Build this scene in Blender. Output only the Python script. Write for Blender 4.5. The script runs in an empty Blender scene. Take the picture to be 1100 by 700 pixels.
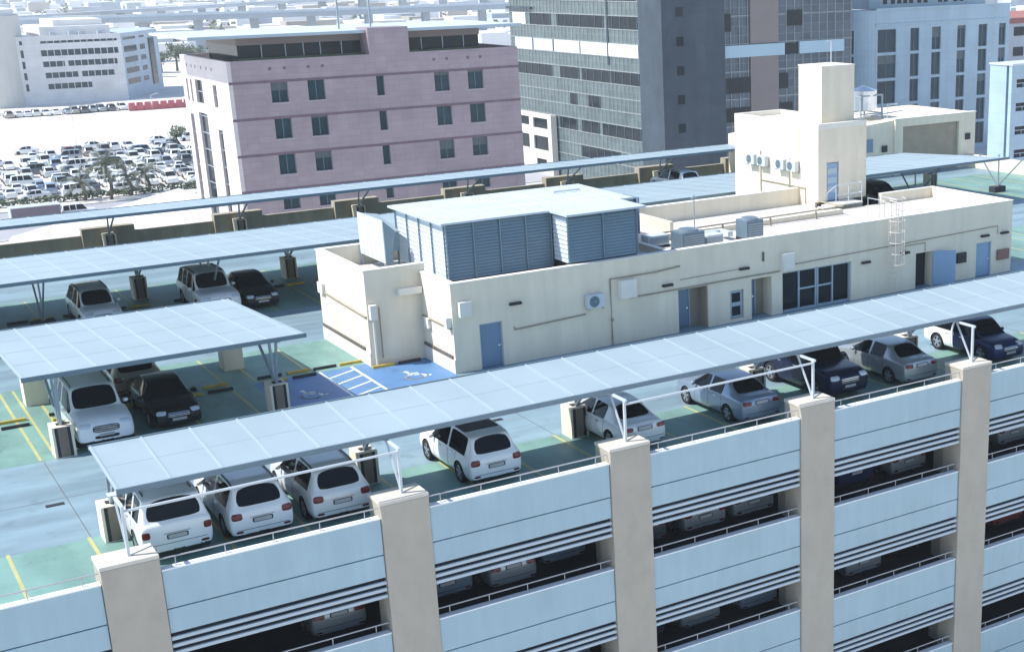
import bpy, bmesh, math, random
from mathutils import Vector, Matrix
from mathutils.bvhtree import BVHTree
random.seed(7)
R = math.radians
scene = bpy.context.scene
COL = scene.collection

# ------------------------------------------------------------------ materials
def mat(name, col, rough=.6, metal=0., var=.12, scale=1.2, bump=0., bscale=12., coat=0., stain=0., spec=.5, dirt=None):
    m = bpy.data.materials.new(name); m.use_nodes = True
    nt = m.node_tree; N = nt.nodes; L = nt.links
    b = N['Principled BSDF']
    b.inputs['Roughness'].default_value = rough; b.inputs['Metallic'].default_value = metal
    b.inputs['Specular IOR Level'].default_value = spec
    if coat: b.inputs['Coat Weight'].default_value = coat; b.inputs['Coat Roughness'].default_value = .06
    tc = N.new('ShaderNodeTexCoord')
    n1 = N.new('ShaderNodeTexNoise'); n1.inputs['Scale'].default_value = scale; n1.inputs['Detail'].default_value = 6; n1.inputs['Roughness'].default_value = .65
    L.new(tc.outputs['Object'], n1.inputs['Vector'])
    mr = N.new('ShaderNodeMapRange'); mr.inputs[1].default_value = .3; mr.inputs[2].default_value = .7
    mr.inputs[3].default_value = 1 - var; mr.inputs[4].default_value = 1 + var
    L.new(n1.outputs['Fac'], mr.inputs[0])
    mx = N.new('ShaderNodeMix'); mx.data_type = 'RGBA'; mx.blend_type = 'MULTIPLY'; mx.inputs[0].default_value = 1
    mx.inputs[6].default_value = (*col, 1); L.new(mr.outputs[0], mx.inputs[7])
    out = mx.outputs[2]
    if stain:
        n2 = N.new('ShaderNodeTexNoise'); n2.inputs['Scale'].default_value = scale * .3; n2.inputs['Detail'].default_value = 9; n2.inputs['Roughness'].default_value = .7
        L.new(tc.outputs['Object'], n2.inputs['Vector'])
        m2 = N.new('ShaderNodeMapRange'); m2.inputs[1].default_value = .5; m2.inputs[2].default_value = .72
        m2.inputs[3].default_value = 0; m2.inputs[4].default_value = stain
        L.new(n2.outputs['Fac'], m2.inputs[0])
        x2 = N.new('ShaderNodeMix'); x2.data_type = 'RGBA'
        L.new(m2.outputs[0], x2.inputs[0]); L.new(out, x2.inputs[6])
        d = dirt or [c * .5 for c in col]
        x2.inputs[7].default_value = (*d, 1); out = x2.outputs[2]
    L.new(out, b.inputs['Base Color'])
    if bump:
        n3 = N.new('ShaderNodeTexNoise'); n3.inputs['Scale'].default_value = bscale; n3.inputs['Detail'].default_value = 5
        L.new(tc.outputs['Object'], n3.inputs['Vector'])
        bp = N.new('ShaderNodeBump'); bp.inputs['Strength'].default_value = bump; bp.inputs['Distance'].default_value = .02
        L.new(n3.outputs['Fac'], bp.inputs['Height']); L.new(bp.outputs['Normal'], b.inputs['Normal'])
    return m

def tile_mat(name, c1, c2, mortar, bw, bh, rough=.5, msize=.02, var=.1, rotx=True):
    """cladding slabs / panel joints laid out with a brick texture in object space (u = x+y, v = z)"""
    m = mat(name, c1, rough, var=var, scale=.25, stain=.25)
    nt = m.node_tree; N = nt.nodes; L = nt.links; b = N['Principled BSDF']
    old = b.inputs['Base Color'].links[0].from_socket
    tc = N.new('ShaderNodeTexCoord'); sp = N.new('ShaderNodeSeparateXYZ'); L.new(tc.outputs['Object'], sp.inputs[0])
    ad = N.new('ShaderNodeMath'); L.new(sp.outputs[0], ad.inputs[0]); L.new(sp.outputs[1], ad.inputs[1])
    cb = N.new('ShaderNodeCombineXYZ'); L.new(ad.outputs[0], cb.inputs[0]); L.new(sp.outputs[2], cb.inputs[1])
    br = N.new('ShaderNodeTexBrick'); L.new(cb.outputs[0], br.inputs['Vector'])
    br.offset = 0.0; br.inputs['Scale'].default_value = 1; br.inputs['Brick Width'].default_value = bw; br.inputs['Row Height'].default_value = bh
    br.inputs['Mortar Size'].default_value = msize; br.inputs['Bias'].default_value = 0
    br.inputs['Color1'].default_value = (1, 1, 1, 1); br.inputs['Color2'].default_value = (*[b_ / a_ for a_, b_ in zip(c1, c2)], 1)
    br.inputs['Mortar'].default_value = (*[b_ / a_ for a_, b_ in zip(c1, mortar)], 1)
    mx = N.new('ShaderNodeMix'); mx.data_type = 'RGBA'; mx.blend_type = 'MULTIPLY'; mx.inputs[0].default_value = 1
    L.new(old, mx.inputs[6]); L.new(br.outputs['Color'], mx.inputs[7]); L.new(mx.outputs[2], b.inputs['Base Color'])
    return m

M = {}
M['wall']     = mat('beige_render', (.76, .685, .545), .85, var=.05, scale=.6, bump=.25, bscale=30, stain=.14, dirt=(.46, .40, .31))
M['cap']      = mat('pillar_cap_lit', (.56, .53, .46), .8, var=.08, scale=1.5)  # pillar tone lightened as if the top catches the sun
M['pier_in']  = mat('pier_infill', (.20, .165, .13), .8, var=.15)
M['wall_shaded']    = mat('parapet_shaded', (.34, .305, .24), .9, var=.1, scale=.6, stain=.3)  # beige render darkened to olive, the shade of its inner face put in
M['wall_cap'] = mat('white_coping', (.74, .71, .64), .8, var=.06, scale=1.5)
M['pillar']   = mat('pillar_render', (.405, .375, .315), .85, var=.06, scale=.7, bump=.25, bscale=25, stain=.28, dirt=(.27, .24, .215))
M['panel']    = mat('pale_blue_panel', (.325, .46, .52), .5, var=.04, scale=.35, stain=.14, dirt=(.21, .345, .43))
M['panel_cap']= mat('panel_capping', (.78, .80, .80), .5, var=.04)
M['louvre']   = mat('louvre_blade', (.42, .50, .55), .5, var=.05)
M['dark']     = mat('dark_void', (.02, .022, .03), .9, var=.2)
M['slab']     = mat('slab_darkened', (.03, .033, .042), .9, var=.2, stain=.5)  # concrete turned near black so the covered levels sit in shade
M['inner_floor'] = mat('inner_floor_darkened', (.022, .026, .034), .7, var=.2, stain=.5)  # floor tone blackened to stand for the shade indoors
M['rail']     = mat('rail_paint', (.42, .42, .43), .45, .2, var=.1)
M['aisle']    = mat('aisle_paint', (.185, .27, .315), .55, var=.09, scale=.35, bump=.15, bscale=40, stain=.5, dirt=(.235, .315, .355))
M['green']    = mat('stall_green_paint', (.148, .265, .235), .55, var=.12, scale=.5, bump=.15, bscale=40, stain=.55, dirt=(.185, .305, .285))
M['blue']     = mat('stall_blue_paint', (.085, .185, .35), .55, var=.1, scale=.8, stain=.4, dirt=(.06, .15, .30))
M['yellow']   = mat('line_yellow', (.42, .40, .17), .6, var=.15, scale=3, stain=.6, dirt=(.35, .40, .30))
M['white_line'] = mat('line_white', (.70, .72, .70), .6, var=.15, scale=5, stain=.3)
M['sheet']    = mat('canopy_sheet', (.295, .37, .405), .5, .0, var=.05, scale=.25, stain=.35, dirt=(.245, .315, .355))
M['seam']     = mat('canopy_seam', (.38, .455, .485), .4, .1, var=.05)
M['fascia']   = mat('canopy_fascia', (.13, .19, .235), .45, .2, var=.08)
M['steel']    = mat('frame_steel', (.30, .36, .41), .45, .3, var=.1)
M['steel_w']  = mat('white_steel', (.52, .57, .60), .45, .05, var=.06)
M['stop_y']   = mat('stop_yellow', (.50, .36, .06), .7, var=.2, scale=4, stain=.4)
M['stop_k']   = mat('stop_black', (.025, .025, .03), .7, var=.2, scale=4)
M['door']     = mat('blue_door', (.17, .25, .36), .45, .1, var=.06)
M['door2']    = mat('pale_blue_door', (.24, .36, .52), .4, .1, var=.06)
M['frame_g']  = mat('grey_frame', (.36, .45, .52), .4, .3, var=.06)
M['glass']    = mat('dark_glass', (.008, .015, .022), .08, 0, var=.35, scale=.5, spec=.18)
M['glass_t']  = mat('teal_glass', (.012, .045, .065), .08, 0, var=.35, scale=.4, spec=.22)
M['grille']   = mat('louvre_screen', (.175, .25, .305), .5, .25, var=.06, scale=.8)
M['grille_w'] = mat('pale_screen', (.60, .68, .74), .5, .1, var=.05, scale=.8)
M['roof_w']   = mat('white_roof_sheet', (.50, .565, .605), .5, var=.04, scale=.6)
M['roof_floor'] = mat('roof_screed', (.60, .57, .53), .9, var=.1, scale=.6, stain=.35, dirt=(.48, .44, .40))
M['ac']       = mat('ac_casing', (.55, .60, .63), .5, .1, var=.08)
M['ac_d']     = mat('ac_dark_casing', (.13, .19, .24), .5, .2, var=.1)
M['pipe']     = mat('pipe_lagging', (.31, .265, .20), .6, var=.12)
M['rub']      = mat('rub_strip', (.13, .11, .10), .7)
M['redsign']  = mat('red_cabinet', (.25, .13, .10), .6)
M['cage']     = mat('ladder_paint', (.70, .62, .55), .5, .1)
M['tyre']     = mat('tyre_rubber', (.012, .012, .014), .85)
M['rim']      = mat('alloy_rim', (.45, .47, .50), .3, .8)
M['carglass'] = mat('car_glass', (.006, .008, .012), .05, 0, var=.1, spec=.2)
M['black_trim'] = mat('black_trim', (.015, .016, .018), .5)
M['lamp']     = mat('clear_lamp', (.62, .66, .70), .12, .2)
M['tail']     = mat('tail_lamp', (.14, .012, .014), .15)
M['plate']    = mat('plate_white', (.40, .41, .42), .5)
M['chrome']   = mat('chrome', (.65, .67, .7), .15, .95)
def paint(n, c, metal=.0, r=.28): return mat('paint_' + n, c, r, metal, var=.03, coat=.7 if max(c) > .2 else .18, spec=.5 if max(c) > .2 else .25)
P = dict(white=paint('white', (.78, .80, .81)), pearl=paint('pearl', (.68, .70, .70), .05), silver=paint('silver', (.40, .44, .47), .55, .32), bluesilver=paint('blue_silver', (.27, .34, .44), .5, .32),
         black=paint('black', (.010, .011, .013), 0, .18), darkblue=paint('dark_blue', (.012, .018, .05), .2, .22), navy=paint('navy', (.015, .03, .10), .2), grey=paint('grey', (.14, .15, .16), .5), red=paint('red', (.24, .05, .05)), beige=paint('beige', (.36, .33, .28), .3))
M['stone']    = tile_mat('mauve_granite', (.345, .28, .305), (.31, .25, .28), (.255, .205, .24), 1.2, .62, .5, .016)
M['stone_s']  = mat('sill_stone', (.36, .32, .36), .6, var=.1)
M['stone_lit']  = tile_mat('sunlit_stone', (.62, .56, .55), (.58, .53, .53), (.5, .45, .45), 1.2, .62, .5, .012)  # paler copy of the mauve stone, sunlight on the side wall put in
M['stone_band'] = mat('mauve_band', (.15, .095, .13), .5, var=.2, scale=1)
M['curtain']  = tile_mat('spandrel_glass', (.07, .105, .115), (.10, .14, .15), (.17, .20, .20), 1.15, .96, .22, .03, var=.2)
M['curtain_b']= tile_mat('blue_spandrel_glass', (.04, .07, .105), (.07, .105, .145), (.16, .21, .26), 1.5, 1.28, .2, .03, var=.2)
M['mullion']  = mat('mullion', (.30, .335, .335), .4, .3)
M['core']     = mat('grey_concrete_core', (.042, .062, .085), .8, var=.22, scale=.35, stain=.5, dirt=(.085, .11, .13), bump=.3, bscale=3)
M['blind']    = mat('white_blind', (.75, .76, .76), .7, var=.06, scale=.8)
M['blind_g']  = mat('grey_blind', (.07, .095, .11), .5, var=.15)
M['brown']    = mat('taupe_cladding', (.22, .185, .18), .6, var=.06, scale=.5)
M['band_b']   = mat('pale_band', (.38, .53, .62), .5, var=.05, scale=.4)
M['officeblue'] = tile_mat('pale_blue_tile', (.35, .47, .56), (.33, .45, .54), (.28, .385, .465), 1.3, 1.18, .4, .02)
M['officewhite']= tile_mat('white_cladding', (.72, .71, .69), (.70, .69, .67), (.62, .61, .60), 3.2, .95, .5, .03)
M['officeshade']= tile_mat('white_cladding_shaded', (.40, .47, .55), (.38, .45, .53), (.34, .4, .48), 3.2, .95, .5, .03)  # darker bluish copy of the white cladding, shade of the averted side put in
M['cream']    = mat('cream_render', (.62, .60, .55), .8, var=.06, scale=.2)
M['sand']     = mat('sand_ground', (.62, .595, .56), .95, var=.09, scale=.02, stain=.3, dirt=(.46, .44, .42), bump=.2, bscale=.6)
M['road']     = mat('pale_asphalt', (.34, .34, .37), .9, var=.12, scale=.2, stain=.3)
M['kerb']     = mat('kerb_stone', (.5, .49, .46), .8)
M['tent']     = mat('white_membrane', (.78, .77, .76), .7, var=.03, scale=.3)
M['leaf']     = mat('leaf_green', (.055, .085, .035), .7, var=.5, scale=.5)
M['leaf2']    = mat('dusty_leaf', (.085, .105, .055), .7, var=.5, scale=.6)
M['palm']     = mat('palm_frond', (.075, .09, .05), .6, var=.4, scale=1)
M['trunk']    = mat('trunk_bark', (.10, .075, .055), .9, var=.3, scale=4)
M['hoard']    = mat('red_hoarding', (.50, .10, .11), .7, var=.25, scale=.6)
M['trailer']  = mat('mauve_trailer', (.22, .17, .20), .6, var=.08)
M['town1']    = mat('town_white', (.78, .77, .76), .9, var=.15, scale=.03)
M['town2']    = mat('town_grey', (.42, .46, .50), .9, var=.25, scale=.03)
M['town3']    = mat('town_tan', (.42, .38, .33), .9, var=.2, scale=.03)
M['concrete'] = mat('viaduct_concrete', (.34, .38, .42), .9, var=.1, scale=.1)
M['rust']     = mat('rust_red_roof', (.30, .12, .10), .8)

def streaks(m, sx, sy, amt, sz=1., lo=.35, hi=.65):
    nt = m.node_tree; N = nt.nodes; L = nt.links; bs = N['Principled BSDF']; old = bs.inputs['Base Color'].links[0].from_socket
    tc = N.new('ShaderNodeTexCoord'); mp = N.new('ShaderNodeMapping'); mp.inputs['Scale'].default_value = (sx, sy, sz); L.new(tc.outputs['Object'], mp.inputs[0])
    n = N.new('ShaderNodeTexNoise'); n.inputs['Scale'].default_value = 1; n.inputs['Detail'].default_value = 7; n.inputs['Roughness'].default_value = .6; L.new(mp.outputs[0], n.inputs['Vector'])
    r = N.new('ShaderNodeMapRange'); r.inputs[1].default_value = lo; r.inputs[2].default_value = hi; r.inputs[3].default_value = 1 - amt; r.inputs[4].default_value = 1 + amt * .6; L.new(n.outputs['Fac'], r.inputs[0])
    x = N.new('ShaderNodeMix'); x.data_type = 'RGBA'; x.blend_type = 'MULTIPLY'; x.inputs[0].default_value = 1; L.new(old, x.inputs[6]); L.new(r.outputs[0], x.inputs[7]); L.new(x.outputs[2], bs.inputs['Base Color'])
streaks(M['aisle'], .10, .55, .26); streaks(M['green'], .45, .16, .22); streaks(M['sheet'], .25, .05, .06); streaks(M['pillar'], 2.2, .12, .05)
streaks(M['wall'], 2.2, 2.2, .055, .22); streaks(M['core'], .5, .5, .16, .08); streaks(M['panel'], 3.0, 1., .05, .35); streaks(M['panel'], .5, 1., .05, .5)
streaks(M['green'], 1.3, 1.1, .22, 1., .30, .42); streaks(M['aisle'], 1.1, .9, .16, 1., .28, .42); streaks(M['blue'], 1.3, 1.1, .2, 1., .3, .45)
streaks(M['stone'], .35, .35, .07, .35); streaks(M['wall_shaded'], 1.5, 1.5, .14, .3); streaks(M['slab'], .5, .5, .3); streaks(M['sand'], .03, .12, .16); streaks(M['officeblue'], .6, .6, .05, .1); streaks(M['roof_floor'], .8, .8, .12); streaks(M['roof_w'], .3, 1.2, .07)
# ------------------------------------------------------------------ mesh builder
class MB:
    def __init__(s): s.v = []; s.f = []; s.mi = []; s.cur = 0
    def _add(s, vs, fs):
        o = len(s.v); s.v += [tuple(v) for v in vs]
        for f in fs: s.f.append([o + i for i in f]); s.mi.append(s.cur)
        return s
    def box(s, x0, x1, y0, y1, z0, z1, m=None):
        vs = [Vector(p) for p in ((x0,y0,z0),(x1,y0,z0),(x1,y1,z0),(x0,y1,z0),(x0,y0,z1),(x1,y0,z1),(x1,y1,z1),(x0,y1,z1))]
        if m: vs = [m @ v for v in vs]
        return s._add(vs, [(0,3,2,1),(4,5,6,7),(0,1,5,4),(1,2,6,5),(2,3,7,6),(3,0,4,7)])
    def hexa(s, vs): return s._add(vs, [(0,3,2,1),(4,5,6,7),(0,1,5,4),(1,2,6,5),(2,3,7,6),(3,0,4,7)])
    def prism(s, poly, z0, z1, m=None):
        n = len(poly)
        vs = [Vector((x, y, z0)) for x, y in poly] + [Vector((x, y, z1)) for x, y in poly]
        if m: vs = [m @ v for v in vs]
        return s._add(vs, [tuple(range(n - 1, -1, -1)), tuple(range(n, 2*n))] + [(i, (i+1) % n, n + (i+1) % n, n + i) for i in range(n)])
    def tube(s, pts, r, n=8, r1=None):
        pts = [Vector(p) for p in pts]; rings = []
        for i, p in enumerate(pts):
            d = (pts[min(i+1, len(pts)-1)] - pts[max(i-1, 0)]).normalized()
            a = d.orthogonal().normalized() if abs(d.z) > .99 else d.cross(Vector((0,0,1))).normalized()
            b = d.cross(a); rr = r if r1 is None else r + (r1 - r) * i / (len(pts) - 1)
            rings.append([p + (a * math.cos(t) + b * math.sin(t)) * rr for t in [2*math.pi*k/n for k in range(n)]])
        vs = [v for q in rings for v in q]; fs = []
        for i in range(len(pts) - 1):
            for k in range(n): fs.append((i*n+k, i*n+(k+1) % n, (i+1)*n+(k+1) % n, (i+1)*n+k))
        fs += [tuple(range(n-1, -1, -1)), tuple(range((len(pts)-1)*n, len(pts)*n))]
        return s._add(vs, fs)
    def bar(s, a, b, w, h=None):
        a = Vector(a); b = Vector(b); h = h or w; d = (b - a).normalized()
        x = d.orthogonal().normalized() if abs(d.z) > .99 else d.cross(Vector((0,0,1))).normalized()
        if abs(d.z) > .99: x = Vector((1,0,0))
        y = d.cross(x); vs = []
        for p in (a, b):
            for i, j in ((-1,-1),(1,-1),(1,1),(-1,1)): vs.append(p + x*(i*w/2) + y*(j*h/2))
        return s.hexa(vs)
    def cyl(s, c, r, h, axis='z', n=16, r2=None):
        c = Vector(c); r2 = r if r2 is None else r2
        ax = {'x': (Vector((0,1,0)), Vector((0,0,1)), Vector((1,0,0))), 'y': (Vector((0,0,1)), Vector((1,0,0)), Vector((0,1,0))), 'z': (Vector((1,0,0)), Vector((0,1,0)), Vector((0,0,1)))}[axis]
        vs = []
        for k, rr in ((0, r), (1, r2)):
            for t in range(n):
                a = 2*math.pi*t/n; vs.append(c + ax[2]*(h*k) + ax[0]*rr*math.cos(a) + ax[1]*rr*math.sin(a))
        return s._add(vs, [tuple(range(n-1, -1, -1)), tuple(range(n, 2*n))] + [(t, (t+1) % n, n+(t+1) % n, n+t) for t in range(n)])
    def poly(s, pts): return s._add(pts, [tuple(range(len(pts)))])
    def build(s, name, m, parent=None, bevel=0, smooth=False):
        me = bpy.data.meshes.new(name)
        q = parent; off = Vector((0,0,0))
        while q is not None:                 # parts of one-off things come in world coordinates
            if '_off' in q: off = Vector(q['_off'])
            q = q.parent
        me.from_pydata([Vector(v) - off for v in s.v], [], s.f)
        for mm in (m if isinstance(m, (list, tuple)) else [m]): me.materials.append(mm)
        if isinstance(m, (list, tuple)): me.polygons.foreach_set('material_index', s.mi)
        if bevel:
            b = bmesh.new(); b.from_mesh(me)
            bmesh.ops.bevel(b, geom=b.edges[:], offset=bevel, segments=2, affect='EDGES', profile=.5, clamp_overlap=True)
            b.to_mesh(me); b.free()
        if smooth: me.polygons.foreach_set('use_smooth', [True]*len(me.polygons))
        me.update()
        o = bpy.data.objects.new(name, me); COL.objects.link(o)
        if parent is not None: o.parent = parent
        return o

def thing(name, label, cat, loc=(0,0,0), rz=0, group=None, local=False):
    o = bpy.data.objects.new(name, None); COL.objects.link(o); o.empty_display_size = .3
    o.location = loc; o.rotation_euler = (0,0,rz); o['label'] = label; o['category'] = cat
    if group: o['group'] = group
    if not local: o['_off'] = list(loc)     # parts of one-off things are given in world coordinates
    return o
def tag(o, label, cat, group=None):
    o['label'] = label; o['category'] = cat
    if group: o['group'] = group
    return o
def struct(o, kind='structure'): o['kind'] = kind; return o
def kids(o): return [c for c in CH.get(o.name, [])]
CH = {}
def reg():
    CH.clear()
    for o in bpy.data.objects:
        if o.parent: CH.setdefault(o.parent.name, []).append(o)
def copy_tree(o, parent=None):
    c = o.copy(); COL.objects.link(c)
    if parent is not None: c.parent = parent
    for k in kids(o): copy_tree(k, c)
    return c

def cells(a0, a1, b0, b1, ops):
    """split the rectangle round its openings (a0,a1,b0,b1) into solid cells, column by column"""
    A = sorted({a0, a1, *[min(max(o[i], a0), a1) for o in ops for i in (0, 1)]}); out = []
    for p, q in zip(A[:-1], A[1:]):
        if q - p < 1e-4: continue
        m = (p + q) / 2; cuts = sorted([(max(o[2], b0), min(o[3], b1)) for o in ops if o[0] < m < o[1]]); z = b0
        for c, d in cuts:
            if c > z + 1e-4: out.append((p, q, z, c))
            z = max(z, d)
        if z < b1 - 1e-4: out.append((p, q, z, b1))
    return out
def wall_y(mb, x0, x1, z0, z1, y, t, ops):
    for a, b, c, d in cells(x0, x1, z0, z1, ops): mb.box(a, b, y, y + t, c, d)
    return mb
def wall_x(mb, y0, y1, z0, z1, x, t, ops):
    for a, b, c, d in cells(y0, y1, z0, z1, ops): mb.box(x, x + t, a, b, c, d)
    return mb

# ------------------------------------------------------------------ ground, roads
GZ = -15.4
g = MB(); g.poly([(-3000,-3000,GZ),(4500,-3000,GZ),(4500,5000,GZ),(-3000,5000,GZ)])
struct(g.build('ground', M['sand']))
g = MB(); g.box(-300, 600, 156, 180, GZ - .2, GZ + .02); struct(g.build('road', M['road']))
g = MB(); g.box(-300, 600, 180, 180.4, GZ - .2, GZ + .14); g.box(-300, 600, 155.6, 156, GZ - .2, GZ + .14); struct(g.build('kerb', M['kerb']))
g = MB(); g.box(-400, 900, 336, 345, GZ - .2, GZ + .02); struct(g.build('far_road', M['road']))
g = MB()
for x in range(-100, 400, 9): g.box(x, x + 3, 167.9, 168.05, GZ + .02, GZ + .024)
struct(g.build('road_markings', M['white_line']))

# ------------------------------------------------------------------ the multi-storey car park
GX0, GX1, GY1 = -24.0, 76.0, 54.8
FL = 3.84                                   # storey height
S, PW = 8.0, 1.56                           # bay, pillar width
NP = range(-3, 10)
garage = thing('parking_garage', 'pale blue and beige multi storey car park with rooftop parking deck', 'car park', (0, 0, GZ))
# storeys: slabs, dark edge beams, outer walls, light blocking wall
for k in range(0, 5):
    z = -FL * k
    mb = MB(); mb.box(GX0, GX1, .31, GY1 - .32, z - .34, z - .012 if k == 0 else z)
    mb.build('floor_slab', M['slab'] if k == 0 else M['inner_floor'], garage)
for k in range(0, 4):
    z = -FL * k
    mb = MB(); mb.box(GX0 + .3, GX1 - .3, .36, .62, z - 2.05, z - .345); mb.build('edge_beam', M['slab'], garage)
mb = MB(); mb.box(GX0, GX0 + .28, .62, GY1, GZ, .62); mb.build('end_wall', M['wall'], garage)
mb = MB(); mb.box(GX1 - .28, GX1, .62, GY1, GZ, 1.05); mb.build('end_wall', M['wall'], garage)
mb = MB(); mb.box(GX0 + .28, GX1 - .28, GY1 - .3, GY1, GZ, 1.05); mb.build('rear_wall', M['wall_shaded'], garage)
mb = MB(); mb.box(GX0 + .28, GX1 - .28, 14, 14.3, GZ, -.35); mb.build('light_block_wall', M['slab'], garage)  # unseen near-black wall added to keep the covered levels dark
# rear parapet piers that stand above the rear wall
for i in range(-2, 8):
    x = 11.0 + 8 * i - 1.6
    mb = MB(); mb.box(x, x + 3.1, GY1 - .62, GY1 + .1, 0, 1.48); mb.build('parapet_pier', M['wall_shaded'], garage)
for i in NP:
    x = i * S
    mb = MB(); mb.box(x, x + PW, 0, 1.05, GZ, .93); p_ = mb.build('pillar', M['pillar'], garage, bevel=.025)
    mb = MB(); mb.box(x - .02, x + PW + .004, -.004, 1.06, .93, 1.045); mb.build('pillar_cap', M['cap'], p_, bevel=.015)
    for k in range(3):
        z = -FL * (k + 1)
        mb = MB(); mb.box(x + .3, x + 1.3, 1.06, 1.9, z + .005, z + FL - .35); mb.build('inner_column', M['pillar'], garage)
for i in list(NP)[:-1]:
    xa, xb = i * S + PW, (i + 1) * S
    for k in range(4):
        z = -FL * k
        mb = MB()
        mb.box(xa + .02, xb - .02, .07, .19, z - .655, z + .50)
        mb.box(xa + .02, xb - .02, .07, .19, z - 1.42, z - .69)
        mb.box(xa + .02, xb - .02, .19, .30, z - 1.42, z + .50)
        pn = mb.build('parapet_panel', M['panel'], garage, bevel=.008)
        mb = MB(); mb.box(xa + .012, xb - .012, .045, .325, z + .502, z + .55); mb.build('panel_cap', M['panel_cap'], pn, bevel=.01)
        mb = MB()
        for j in range(3):
            zz = z - 1.60 - j * .225
            mb.hexa([(xa + .02, .07, zz - .055), (xb - .02, .07, zz - .055), (xb - .02, .13, zz - .04), (xa + .02, .13, zz - .04),
                     (xa + .02, .07, zz + .045), (xb - .02, .07, zz + .045), (xb - .02, .13, zz + .055), (xa + .02, .13, zz + .055)])
        lv = mb.build('louvre', M['louvre'], garage)
        mb = MB(); mb.box(xa + .015, xb - .015, .235, .255, z - 2.08, z - 1.425); mb.build('louvre_gap_shade', M['slab'], lv)  # near-black sheet added so the gaps between blades read as shade
        mb = MB(); zr = z + .55 + .27
        mb.tube([(xa + .02, .22, zr), (xb - .02, .22, zr)], .024)
        n = 5
        for j in range(n):
            xx = xa + .45 + (xb - xa - .9) * j / (n - 1); mb.tube([(xx, .22, z + .55), (xx, .22, zr)], .016, 6)
        mb.build('guard_rail', M['rail'], garage)

# deck surface and paint (sheets 4 mm apart)
mb = MB(); mb.box(GX0 + .28, GX1 - .28, .32, GY1 - .32, -.01, 0); struct(mb.build('parking_deck', M['aisle']))
SY = [(.34, 5.2), (13.8, 24.2), (31.2, 42.0), (48.6, GY1 - .65)]
mb = MB()
for a, b in SY:
    if a == 13.8:
        mb.box(GX0 + .3, 9.5, a, b, .0005, .004); mb.box(9.5, 14.45, 18.95, b, .0005, .004)
        mb.box(52, GX1 - .3, a, b, .0005, .004)
    else: mb.box(GX0 + .3, GX1 - .3, a, b, .0005, .004)
struct(mb.build('stall_paint', M['green']))
mb = MB(); mb.box(9.5, 16.95, 14.0, 18.25, .0005, .005); mb.box(9.5, 14.45, 18.25, 18.9, .0005, .005); struct(mb.build('accessible_stall_paint', M['blue']))
mb = MB(); z0, z1 = .0045, .008
def line(x0, x1, y0, y1): mb.box(x0, x1, y0, y1, z0, z1)
for i in range(-3, 9):
    b0 = i * S + 1.75
    for j in range(4):
        x = b0 + j * 2.27
        line(x - .055, x + .055, .75, 5.3)
        if x < 9.2: line(x - .055, x + .055, 13.9, 24.1)
        elif x < 14.2: line(x - .055, x + .055, 19.1, 24.1)
        elif x > 52: line(x - .055, x + .055, 13.9, 24.1)
        line(x + .15 - .055, x + .15 + .055, 31.3, 41.9); line(x + .3 - .055, x + .3 + .055, 48.8, 54.0)
line(1.03, 1.13, 13.9, 24.1)
struct(mb.build('stall_lines', M['yellow']))
mb = MB(); z0, z1 = .0055, .009
line(12.28, 12.40, 14.2, 18.9); line(13.70, 13.82, 14.2, 18.9)
for k in range(4):
    y = 14.5 + k * 1.05
    mb.hexa([(12.42, y, z0), (12.42, y + .13, z0), (13.68, y + .78, z0), (13.68, y + .65, z0), (12.42, y, z1), (12.42, y + .13, z1), (13.68, y + .78, z1), (13.68, y + .65, z1)][::1])
struct(mb.build('hatched_lines', M['white_line']))
def wheelchair(cx, cy):
    mb = MB(); s = .62
    def T(u, v): return (cx + u * s * 1.25, cy + v * s * 1.25)
    def stroke(pts, w):
        for a, b in zip(pts[:-1], pts[1:]):
            a = Vector((*T(*a), 0)); b = Vector((*T(*b), 0)); d = (b - a).normalized(); n = Vector((-d.y, d.x, 0)) * w
            a = a - d * w * .6; b = b + d * w * .6
            mb.poly([a - n + Vector((0,0,.0105)), b - n + Vector((0,0,.0105)), b + n + Vector((0,0,.0105)), a + n + Vector((0,0,.0105))])
    mb.poly([(*T(-.12 + .14 * math.cos(t), .86 + .14 * math.sin(t)), .0105) for t in [k * math.pi / 7 for k in range(14)]])
    stroke([(-.1, .66), (-.05, .05), (.42, .02), (.62, -.5), (.8, -.44)], .062)
    stroke([(-.08, .38), (.36, .36)], .055)
    arc = [( -.02 + .5 * math.cos(t), -.32 + .5 * math.sin(t)) for t in [R(118) + k * R(222) / 16 for k in range(17)]]
    stroke(arc, .055)
    return mb
for cx, cy in ((10.95, 15.9), (15.45, 15.95)):
    struct(wheelchair(cx, cy).build('wheelchair_marking', M['white_line']))
mb = MB()
for x in range(-16, 76, 8): mb.box(x + .62, x + .645, 5.32, 13.7, .0005, .0035)
for y in (9.4, 27.6, 45.4): mb.box(GX0 + .3, GX1 - .3, y, y + .022, .0036, .0045)
struct(mb.build('deck_joint', M['rub']))
# floor drains
for n, (x, y) in enumerate(((.2, 8.9), (15.6, 8.2))):
    mb = MB(); mb.box(x - .28, x + .28, y - .11, y + .11, .001, .02)
    d = mb.build('floor_drain', M['dark'])
    for k in range(6): pass
    tag(d, ['small dark floor drain in the open deck near the leftmost canopy end', 'small dark floor drain behind the white crossover under the front canopy'][n], 'drain', 'floor drains in the aisle')
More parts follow.
